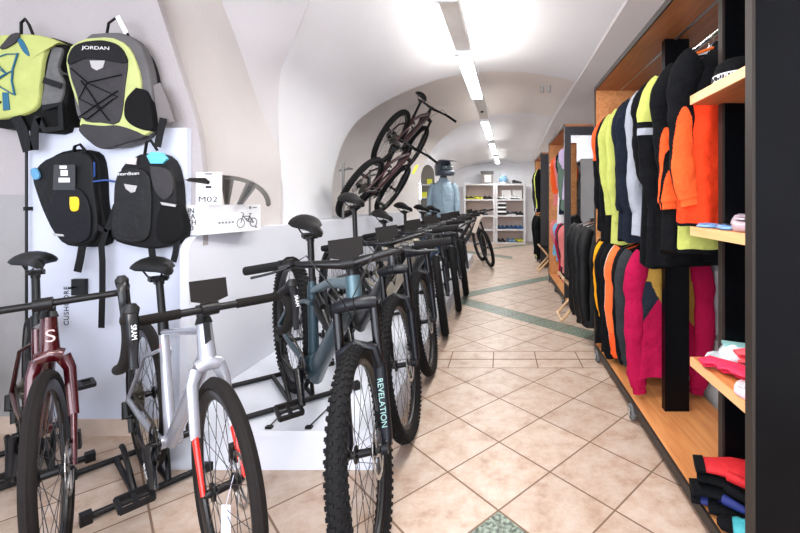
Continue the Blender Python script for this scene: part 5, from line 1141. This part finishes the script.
    for z in (.08, .45, .85, 1.25, 1.65, 1.88): mb = MB(); mb.box((1.241, 1.62, z-.015), (1.574, 3.18, z+.015)); link('shelf_board', mb.mesh('shelf_board', FRM, 0), t, I)
    mb = MB(); mb.box((1.236, 1.62, .0), (1.241, 3.2, .17)); link('kick_board', mb.mesh('kick_board', WHITE, 0), t, I)
    # slim shelf in the arch niche left of the mannequin
    p = (W(427.5, 0, 7.9).x, 7.9); 
    t = thing('wall_shelf', 'narrow arched shelf with small goods on the wall left of the mannequin', 'shelf', (p[0], p[1], .9)); mb = MB(); mb.box((-.13, .02, 0), (.13, .04, .82)); 
    rs = [[Vector((.13*math.cos(a), y, .82+.22*math.sin(a))) for a in [PI*j/12 for j in range(13)]] for y in (.02, .04)]; mb.rings(rs, True); obj('back_board', mb, mat('niche_dark', (120, 116, 108), .6), t, Matrix.Identity(4), 30)
    for z in (.15, .40, .65): mb = MB(); mb.box((-.14, -.1, z-.012), (.14, .03, z+.012)); obj('shelf_board', mb, FRM, t, Matrix.Identity(4), 0)
    for x, z, c, lb in ((-.05, .412, 'yellow', 'small yellow box on the narrow shelf left of the mannequin'), (.05, .662, 'yellow', 'small yellow green box, upper board of the narrow arched shelf'), (0, .162, 'grey', 'small dark box on the lowest board of the narrow arched shelf')):
        mb = MB(); mb.cbox((p[0]+x, p[1]-.05, .9+z+.05), (.09, .06, .1)); tag(obj('small_box', mb, C_[c]), lb, 'box')
backshelf()

# ------------------------------------------------------------------ folding stools
def stool(x0, y0, label):
    t = thing('folding_stool', label, 'stool', (x0, y0, 0), 'folding wooden stools')
    for s in (0, 1):
        y = -.15+.30*s; 
        mb = MB(); mb.tube([(-.2, y, .0+.01), (.18, y, .45)], .013, 4, fl=(1, 1.3)); obj('leg', mb, BEECH, t, Matrix.Identity(4), 20)
        mb = MB(); mb.tube([(.2, y+.03, .0+.01), (-.18, y+.03, .45)], .013, 4, fl=(1, 1.3)); obj('leg', mb, BEECH, t, Matrix.Identity(4), 20)
    for x, z in ((-.2, .015), (.2, .015), (.18, .445), (-.18, .445)): mb = MB(); mb.cyl((x, -.17, z), (x, .20, z), .014, n=8); obj('rung', mb, BEECH, t, Matrix.Identity(4))
    mb = MB(); rs = []
    for k in range(9): u = -1+k/4; rs.append([Vector((.19*u, y, .45-.03*(1-u*u)+dz)) for y, dz in ((-.14, 0), (.17, 0), (.17, .008), (-.14, .008))])
    mb.rings(rs, True); obj('seat', mb, FB, t, Matrix.Identity(4))
stool(.82, 4.36, 'folding wooden stool with a black seat before the mirror of the second rack')
stool(.86, 7.30, 'folding wooden stool with a black seat before the farthest rack')
# rubber patch cable and tag details on the mounted bikes
mb = MB(); mb.cbox((-1.03, 4.92, 1.62), (.03, .01, .12), R=Matrix.Rotation(.5, 3, 'Y')); tag(obj('yellow_tag', mb, mat('neon_yellow', (226, 240, 60), .5)), 'small neon yellow tag on the lower mounted bike under the arch', 'tag')
